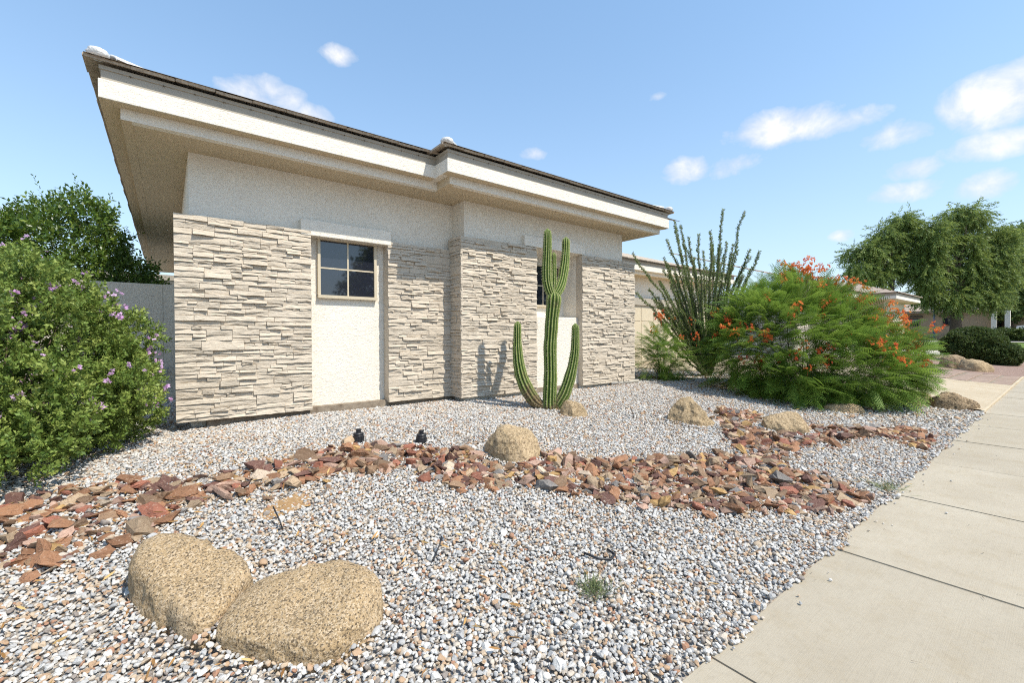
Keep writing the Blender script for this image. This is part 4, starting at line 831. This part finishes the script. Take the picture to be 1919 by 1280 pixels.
for _ in range(40): s = r.uniform(1.45, 2.45); fl.append((bp_(s, r.uniform(-.4, .4), 1.45-.62*(s-1.5)+r.uniform(-.35, .3)), np.array((*(RT*.8), .6))+r.normal(0, .25, 3), r.uniform(.7, 1.2)))
bird = feathery('bird_of_paradise_shrub', 'large feathery green shrub covered in orange-red flowers beside the driveway', bc, BB, 4800, fl, 78)
V = []; m = MB()
for p, d, s in fl[84:]:
    a, b = tube([np.array(p)-np.array((0, 0, .45)), np.array(p)+np.array((0, 0, .05))], .003, 4); m.add(a, b)
m.obj('flower_stalks', M_stem, bird)['kind'] = 'stuff'
c2 = np.array((8.75, 5.75, float(gz(8.75, 5.75)))); BB2 = [(c2[0]-.05, c2[1]+.05, c2[2]+.45, .36, .42, .40), (c2[0]+.22, c2[1]-.15, c2[2]+.36, .32, .32, .32), (c2[0]-.02, c2[1], c2[2]+.80, .30, .32, .28), (c2[0]+.42, c2[1]+.15, c2[2]+.55, .30, .32, .30)]
fl2 = [(c2+np.array(q), (r.normal(0, .1), r.normal(0, .1), 1), 1.0) for q in ((-.02, -.05, 1.2), (.06, .02, 1.28), (.7, .1, 1.15), (.35, -.3, .72), (.9, -.2, 1.1), (.2, .2, 1.22), (.75, -.45, .75), (-.1, .1, .9))]
feathery('bird_of_paradise_shrub', 'small sparse feathery shrub with red flowers at the right end of the stone wall', c2, BB2, 620, fl2, 79, .8)

# ------------------------------------------------------------------ small things on the gravel
def fixture(x, y, label):
    z = float(gz(x, y)); t = thing('landscape_light', label, 'light fixture', (x, y, z), 'black landscape light housings')
    V = []; F = []; n = 20
    def lathe(name, prof, mat):
        V = []; F = []
        for rr, h in prof:
            for k in range(n): q = 2*math.pi*k/n; V.append((x+rr*math.cos(q), y+rr*math.sin(q), z+h))
        for i in range(len(prof)-1):
            for k in range(n): F.append((i*n+k, i*n+(k+1) % n, (i+1)*n+(k+1) % n, (i+1)*n+k))
        F.append(tuple((len(prof)-1)*n+k for k in range(n))); return mk(name, V, F, mat, t)
    lathe('housing', [(.050, -.03), (.050, .062), (.047, .066), (.047, .070), (.050, .073), (.050, .084), (.044, .092), (.022, .094)], M_black); lathe('cap', [(.023, .0935), (.023, .112), (.026, .114), (.026, .126), (.020, .130)], M_black)
    for k in range(10):
        q = 2*math.pi*k/10; a, b = tube([(x+.0505*math.cos(q), y+.0505*math.sin(q), z+.0), (x+.0505*math.cos(q), y+.0505*math.sin(q), z+.058)], .004, 5); mk('rib', a, b, M_black, t)
fixture(1.486, 4.388, 'black landscape light housing, the left of two near the creek'); fixture(2.009, 4.059, 'black landscape light housing, the right of two near the creek')
def tubeline(name, label, pts, rr, mat=M_black):
    p0 = pts[0]; z0 = float(gz(p0[0], p0[1])); P = [(a, b, float(gz(a, b))+c) for a, b, c in pts]; V, F = tube(P, rr, 7); o = mk(name, V, F, mat, smooth=True, base=(p0[0], p0[1], z0)); tag(o, label, 'tubing')
tubeline('drip_tube', 'thin black drip tube sticking up behind the boulder pair', [(.55, 3.02, .0), (.54, 3.06, .05), (.515, 3.13, .115)], .0045)
tubeline('drip_tube', 'bent black drip tube lying on gravel right of the boulder pair', [(1.17, 2.22, .01), (1.18, 2.235, .012), (1.24, 2.28, .05), (1.265, 2.30, .085)], .0045)
tubeline('drip_tube', 'thin dark twig-like tube standing in gravel before the cactus', [(4.9, 3.62, .0), (4.9, 3.63, .06), (4.88, 3.66, .16)], .005)
tubeline('drip_tube', 'curved black hose stub above the grass tuft', [(1.93, 1.78, .03), (1.97, 1.70, .02), (2.03, 1.66, .018), (2.09, 1.68, .02), (2.08, 1.73, .03)], .007)
def weed(label, x, y, n, L, sp, lay=.6):
    z = float(gz(x, y)); P = np.c_[x+r.normal(0, sp, n), y+r.normal(0, sp, n), np.full(n, z+.005)]; d = np.c_[r.normal(0, lay, n), r.normal(0, lay, n), np.full(n, .8)]
    v, f = place(leaf(L, .004, 0, .15), P, d, r.uniform(.5, 1.2, n), r.uniform(0, 6, n)); o = mk('weed_tuft', v, f, M_weed, attrs={'tint': np.repeat(r.random(n), 4)}, base=(x, y, z)); tag(o, label, 'weed')
weed('small grey-green grass tuft growing in the foreground gravel', 1.73, 1.52, 230, .085, .04); weed('dry grass tuft lying over the pavement edge', 4.96, 1.0, 120, .13, .06, 1.1); weed('tiny green weed beside the left light housing', 1.62, 4.17, 40, .05, .015)
k = 900; Lx = np.c_[r.uniform(-.8, 9, k), r.uniform(.9, 4.8, k)]; Lx[:220] = np.c_[r.uniform(-.6, 1.6, 220), r.uniform(1.4, 3.4, 220)]; Lx[220:420] = np.c_[r.uniform(-.9, 1.0, 200), r.uniform(3.4, 4.5, 200)]; Lx[420:680] = np.c_[r.uniform(7.8, 11.2, 260), r.uniform(1.9, 4.0, 260)]; z = gz(Lx[:, 0], Lx[:, 1])+.024; a = r.uniform(0, 6.28, k)
v, f = place((np.array([(0, 0, 0), (.35, .09, .03), (.75, .07, .05), (1, 0, .02), (.75, -.07, .05), (.35, -.09, .03)])*.055, np.array([[0, 1, 2, 3, 4, 5]])), np.c_[Lx, z], np.c_[np.cos(a), np.sin(a), r.normal(0, .25, k)], r.uniform(.4, 1.3, k), r.normal(0, .6, k))
o = mk('dry_leaves', v, f, M_dry, attrs={'tint': np.repeat(r.random(k), 6)}); tag(o, 'scattered dry yellow-brown leaves on the gravel', 'leaves', kind='stuff')
k = 60; a = r.uniform(0, 6.28, k); Lx = np.c_[r.uniform(1, 9, k), r.uniform(-.4, .88, k)]
v, f = place((np.array([(0, .03, 0), (1, 0, .0), (0, -.03, 0)])*.04, np.array([[0, 1, 2]])), np.c_[Lx, np.full(k, .006)], np.c_[np.cos(a), np.sin(a), np.zeros(k)], r.uniform(.3, 1.2, k), np.zeros(k))
o = mk('leaf_bits', v, f, M_bark, ); tag(o, 'tiny dark leaf crumbs on the concrete pavement', 'leaf bits', kind='stuff')
dp = [(0.47, 3.20), (.60, 3.22), (.74, 3.26), (.82, 3.40), (.74, 3.50), (.58, 3.44), (.46, 3.34)]
M_dirt = (lambda M: M.done(M.ramp(M.noise(40, 5, .7), [(.3, (.26, .15, .07)), (.7, (.42, .27, .13))]), M.bump(M.noise(80, 4), .6, .01), .95))(Mat('bare orange dirt'))
dv = [(a, b, float(gz(a, b))+.001) for a, b in dp]; cx_ = np.mean(dv, 0)+(0, 0, .008); o = mk('dirt_patch', dv+[tuple(cx_)], [(i, (i+1) % 7, 7) for i in range(7)], M_dirt, smooth=True); tag(o, kind='structure')

# ------------------------------------------------------------------ neighbouring house, far house, trees, shrubs, cars
def wz(x, y): return float(gz(x, y))
ngh = thing('neighbour_house', 'tan tiled-roof house next door behind the orange-flowered shrub', 'house', (32, 12, .6))
box('wall', (24, 44, 8.4, 22, .1, 3.5), M_gwall, ngh); box('wing_wall', (34.2, 39.5, 7.1, 8.5, .1, 3.5), M_frame, ngh); box('corner_pier', (34.0, 34.9, 6.95, 7.4, .1, 2.9), M_stone, ngh)
for nm, z0, z1, ins, mt in (('fascia', 3.45, 3.62, 0, S), ('fascia_board', 3.62, 3.80, .03, M_board)):
    box(nm, (23.4+ins, 34.0, 7.63+ins, 8.0, z0, z1), mt, ngh); box(nm, (33.4+ins, 39.9-ins, 6.37+ins, 7.7, z0+.001, z1+.001), mt, ngh)
box('soffit', (23.5, 34, 7.7, 9, 3.40, 3.46), M_soffit, ngh); box('soffit', (33.5, 39.8, 6.45, 8, 3.402, 3.461), M_soffit, ngh)
def courses(name, x0, x1, y0, rise_to, sl, z0, parent, hipL=0, hipR=0, st=.38):
    m = MB(); k = 0; y = y0
    while y < rise_to:
        t = y-y0; a, b = x0+hipL*t, x1-hipR*t; t2 = t+st*1.08; a2, b2 = x0+hipL*t2, x1-hipR*t2; zz_ = z0+sl*t
        m.add([(a, y, zz_), (b, y, zz_), (b, y, zz_+.05), (a, y, zz_+.05), (a2, y+st*1.08, zz_+sl*st+.004), (b2, y+st*1.08, zz_+sl*st+.004)], [(0, 1, 2, 3), (3, 2, 5, 4)]); y += st
    return m.obj(name, M_tile2, parent)
M_tile2 = (lambda M: M.done(M.ramp(M.noise(3, 6, .7), [(.3, (.25, .19, .145)), (.7, (.48, .39, .31))]), M.bump(M.noise(20, 4), .4, .02), .9))(Mat('weathered roof tile'))
courses('roof_field', 23.2, 46, 7.55, 14.6, SL, 3.8, ngh, 0, .0); courses('roof_field', 33.25, 40.05, 6.28, 9.7, SL, 3.803, ngh, 1.0, 1.0)
m = MB(); m.add([(33.25, 6.28, 3.82), (36.6, 9.65, 4.95), (36.6, 13, 4.95), (33.25, 13, 3.82)], [(0, 1, 2, 3)]); m.add([(40.05, 6.28, 3.82), (40.05, 13, 3.82), (36.6, 13, 4.95), (36.6, 9.65, 4.95)], [(0, 1, 2, 3)]); m.obj('roof_slope', M_tile2, ngh)
far = thing('far_house', 'tan stucco house across the far street with small dark windows', 'house', (75, 10, .6))
M_tan = plain('tan stucco', (.40, .30, .20), .9, .1, var=.06); zb = .5
box('wall', (72, 84, 5.6, 24, zb, 3.9), M_tan, far); box('wall', (76, 90, -4, 5.0, zb, 3.8), M_tan, far); box('roof', (71.5, 84.5, 5.2, 24.5, 3.9, 4.15), M_tile2, far); m = MB(); m.add([(71.4, 5.1, 4.15), (84.6, 5.1, 4.15), (84.6, 25, 4.15), (71.4, 25, 4.15), (76, 9, 5.3), (80, 9, 5.3), (80, 21, 5.3), (76, 21, 5.3)], [(0, 1, 5, 4), (1, 2, 6, 5), (2, 3, 7, 6), (3, 0, 4, 7), (4, 5, 6, 7)]); m.obj('roof_slope', M_tile2, far); box('roof', (75.6, 90, -4.5, 5.05, 3.8, 4.1), M_tile2, far)
for y0, y1, z0, z1 in ((11.6, 13.1, 2.35, 3.25), (8.2, 9.5, 2.35, 3.25), (16.2, 17.9, .6, 3.0)):
    wd = box('window', (71.93, 71.99, y0, y1, z0, z1), M_black, far); box('pane', (71.91, 71.93, y0+.08, y1-.08, z0+.08, z1-.08), M_glass, wd); box('lintel', (71.8, 71.98, y0-.3, y1+.3, z1+.12, z1+.35), M_bark, far)
box('white_column', (71.2, 71.7, 5.2, 5.6, zb, 3.9), S, far); box('white_column', (71.2, 71.7, 4.2, 4.6, zb, 3.9), S, far); box('garage_door', (75.94, 76, -2.5, 2.2, zb, 2.9), M_dkr, far)
def car(name, label, x, y, L, W, H, zb, mat, hatch):
    t = thing(name, label, 'car', (x, y, zb)); s = L/2
    pr = [(-s, .35), (-s, .85), (-s*.72, 1.0), (-s*.40, H*.98 if hatch else H*.9), (s*.35, H), (s*(.93 if hatch else .68), H*.93 if hatch else H*.88), (s, 1.0), (s, .35)]
    V = [(x-W/2, y+a, zb+b) for a, b in pr]+[(x+W/2, y+a, zb+b) for a, b in pr]; n = len(pr); F = [tuple(range(n)), tuple(range(2*n-1, n-1, -1))]+[(i, n+i, n+(i+1) % n, (i+1) % n) for i in range(n)]
    mk('body', V, F, mat, t); m = [(-s*.62, 1.03), (-s*.36, H*.92), (s*.30, H*.93), (s*.70, H*.87), (s*.80, 1.03)]; mk('side_windows', [(x-W/2-.012, y+a, zb+b) for a, b in m]+[(x-W/2+.01, y+a, zb+b) for a, b in m], [tuple(range(4, -1, -1)), (5, 6, 7, 8, 9)]+[(i, (i+1) % 5, 5+(i+1) % 5, 5+i) for i in range(5)], M_glass, t)
    for q in (-.62, .62):
        for sx in (-1, 1):
            V, F = tube([(x+sx*(W/2-.1), y+s*q, zb+.34), (x+sx*(W/2+.02), y+s*q, zb+.34)], .34, 16); wh = mk('wheel', V, F, M_black, t); V, F = tube([(x+sx*(W/2-.05), y+s*q, zb+.34), (x+sx*(W/2+.03), y+s*q, zb+.34)], .2, 12); mk('rim', V, F, M_metal, wh)
M_white = plain('white car paint', (.72, .73, .75), .25, .6, var=.02); M_silver = plain('silver car paint', (.45, .5, .55), .25, .6, .3, var=.02)
car('parked_car', 'white sport utility car parked at the far garage', 73.2, 1.6, 4.7, 1.9, 1.75, .6, M_white, True); car('parked_car', 'silver sedan parked in front of the far garage', 70.4, .2, 4.6, 1.8, 1.45, .6, M_silver, False)
sg = thing('sign_post', 'slim blue-grey sign post at the far lawn edge', 'post', (60.5, 8.62, .62)); V, F = tube([(60.5, 8.62, .5), (60.5, 8.62, 4.6)], .07, 8); mk('post', V, F, plain('blue grey paint', (.16, .22, .32), .6), sg, True)

def bush(name, label, B, n, mat, ll, lw, seed, base, shell=.18, cat='shrub', twig=None):
    r = np.random.default_rng(seed); t = thing(name, label, cat, base); P, N = blobs(B, n, r, shell, base[2]+.03); T = sprig(r, 7, ll*1.6, ll, lw, .9)
    v, f = place(T, P, N+r.normal(0, .55, N.shape), r.uniform(.7, 1.3, n), r.uniform(0, 6.28, n)); foliage('leaves', [(v, f)], mat, t, [np.repeat(np.clip(r.normal(.5, .25, n*7), 0, 1), 4)])
    limbs('stem', base, [(q[0], q[1], q[2]) for q in B], .04, t, r); return t
z = wz(27.3, 2.6); bush('clipped_shrub', 'large round clipped dark green shrub behind the layered boulders', [(27.3, 2.64, z+.72, .97, .97, .72)], 7000, M_hedge, .06, .036, 41, (27.3, 2.64, z), .1)
z = wz(27.1, 1.9); bush('clipped_shrub', 'smaller round clipped dark shrub beside the larger one', [(27.1, 1.88, z+.42, .64, .64, .46)], 4200, M_hedge, .06, .036, 42, (27.1, 1.88, z), .1)
z = .6; bush('bush', 'bright green rounded bush before the far tan house', [(66, 13.3, z+.9, 1.5, 1.5, 1.0)], 2000, M_citrus, .2, .1, 43, (66, 13.3, z))
bush('hedge', 'low dark hedge along the far house by the cars', [(67, y, z+.45, .8, 1.2, .55) for y in np.arange(-3, 6, 1.5)]+[(66, y, z+.4, .8, 1.5, .5) for y in (12, 15, 17, 19, 21)], 5000, M_hedge, .22, .12, 44, (67, 3, z), cat='hedge')

def bigtree(label, base, trunk, B, n, T, mat, seed, droop, tr=.45):
    r = np.random.default_rng(seed); t = thing('tree', label, 'tree', base, 'large trees beyond the driveway'); P, N = blobs(B, n, r, .55)
    d = N*(1-droop)+np.array((0, 0, -droop*1.6))+r.normal(0, .3, N.shape); nl = len(T[0])//4; v, f = place(T, P, d, r.uniform(.7, 1.4, n), r.uniform(0, 6.28, n))
    foliage('crown', [(v, f)], mat, t, [np.repeat(np.clip(r.normal(.5, .18, n)[:, None]+r.normal(0, .12, (n, nl)), 0, 1).ravel(), 4)])
    V, F = tube(trunk, np.linspace(tr, tr*.55, len(trunk)), 10); mk('trunk', V, F, M_bark, t, True); limbs('limb', trunk[-1], [(q[0], q[1], q[2]+.2*q[5]) for q in B], tr*.45, t, r); return t
def at_(px, py, D):                                # a point D metres in front of the camera on the sight line of an image position
    v = f_+rc*((px-959.5)/823.7)+dc*((py-640)/823.7); return np.array((0, 0, CH))+v*D
def eb(px, py, D, a, c, k=1.0): p = at_(px, py, D)+rng.normal(0, .25, 3)*(k < 1); return (*p, a*k, a*k, c*k)
wT = sprig(np.random.default_rng(5), 14, 1.15, .30, .085, .5)
LT = [eb(x, y, 44, a, c, .86) for x, y, a, c in ((1598, 478, .55, .8), (1612, 462, .5, .7), (1628, 470, .6, 1.1), (1622, 500, .7, 1.0), (1652, 450, .75, 1.2), (1664, 424, .6, 1.0), (1684, 412, .65, .9), (1705, 404, .6, .8), (1702, 432, .7, 1.2), (1682, 455, .85, 1.3), (1660, 488, .7, 1.2), (1690, 500, .9, 1.5), (1645, 512, .8, 1.0), (1604, 510, .7, .8), (1715, 470, .8, 1.6))]
b_ = at_(1672, 640, 44); bigtree('weeping grey-green tree behind the neighbour roof, left of the group', (b_[0], b_[1], wz(b_[0], b_[1])), [(b_[0], b_[1], wz(b_[0], b_[1])-.1), tuple(at_(1668, 560, 44)), tuple(at_(1672, 520, 44))], LT, 2600, wT, M_tree, 51, .45, .4)
MT = [eb(x, y, 43, a, c, .95) for x, y, a, c in ((1738, 446, .8, 1.2), (1762, 424, .8, 1.0), (1790, 404, .8, .8), (1812, 402, .7, .7), (1835, 420, .8, .9), (1868, 432, .9, .9), (1888, 448, .7, 1.0), (1750, 475, .8, 1.2), (1785, 450, .8, 1.1), (1820, 452, .8, 1.2), (1855, 468, .8, 1.3), (1880, 480, .7, 1.3), (1735, 510, .85, 1.4), (1772, 508, .9, 1.5), (1808, 500, .9, 1.6), (1845, 505, .85, 1.6), (1872, 520, .7, 1.3), (1750, 548, .85, .9), (1785, 548, .9, .9), (1822, 546, .9, .9), (1852, 545, .8, .9))]
b_ = at_(1790, 640, 43); bigtree('largest weeping tree with drooping branches in the middle of the group', (b_[0], b_[1], wz(b_[0], b_[1])), [(b_[0], b_[1], wz(b_[0], b_[1])-.1), tuple(at_(1792, 590, 43)), tuple(at_(1788, 540, 43))], MT, 5000, wT, M_tree, 52, .48, .5)
T2 = sprig(np.random.default_rng(6), 9, .8, .34, .2, .95)
RTt = [eb(1905, 455, 50, 1.6, 1.5), eb(1880, 500, 50, 1.7, 1.8), eb(1920, 510, 50, 2.2, 2.4), eb(1862, 560, 50, 1.6, 1.5), eb(1900, 565, 50, 2.2, 1.6), eb(1945, 560, 50, 2.4, 2.0), eb(1940, 460, 50, 2.2, 2.0), eb(1870, 580, 50, 1.4, .7)]
b_ = at_(1896, 641, 50); bigtree('broad dark leafy shade tree with a leaning brown trunk at the right edge', (b_[0], b_[1], wz(b_[0], b_[1])), [(b_[0], b_[1], wz(b_[0], b_[1])-.1), tuple(at_(1888, 610, 50)), tuple(at_(1882, 575, 50))], RTt, 3200, T2, M_tree2, 53, .15, .6)
# trees across the street behind the viewer, mirrored in the window panes
def mirror_tree(label, x, y, h, w_, seed):
    z = wz(x, y); B = [(x, y, z+h*.62, w_, w_, h*.36), (x-w_*.7, y, z+h*.5, w_*.7, w_*.7, h*.28), (x+w_*.75, y, z+h*.52, w_*.7, w_*.7, h*.28), (x+w_*.2, y, z+h*.8, w_*.55, w_*.55, h*.2)]
    t = bigtree(label, (x, y, z), [(x, y, z-.1), (x+.1, y, z+h*.25), (x, y, z+h*.45)], B, 1300, T2, M_tree2, seed, .1, .3); t['group'] = 'street trees across the road'
mirror_tree('leafy street tree across the road, reflected in the near window', 13.2, -17, 8.4, 2.6, 54); mirror_tree('second leafy street tree across the road, reflected in the far window', 24, -16, 8, 2.6, 55)
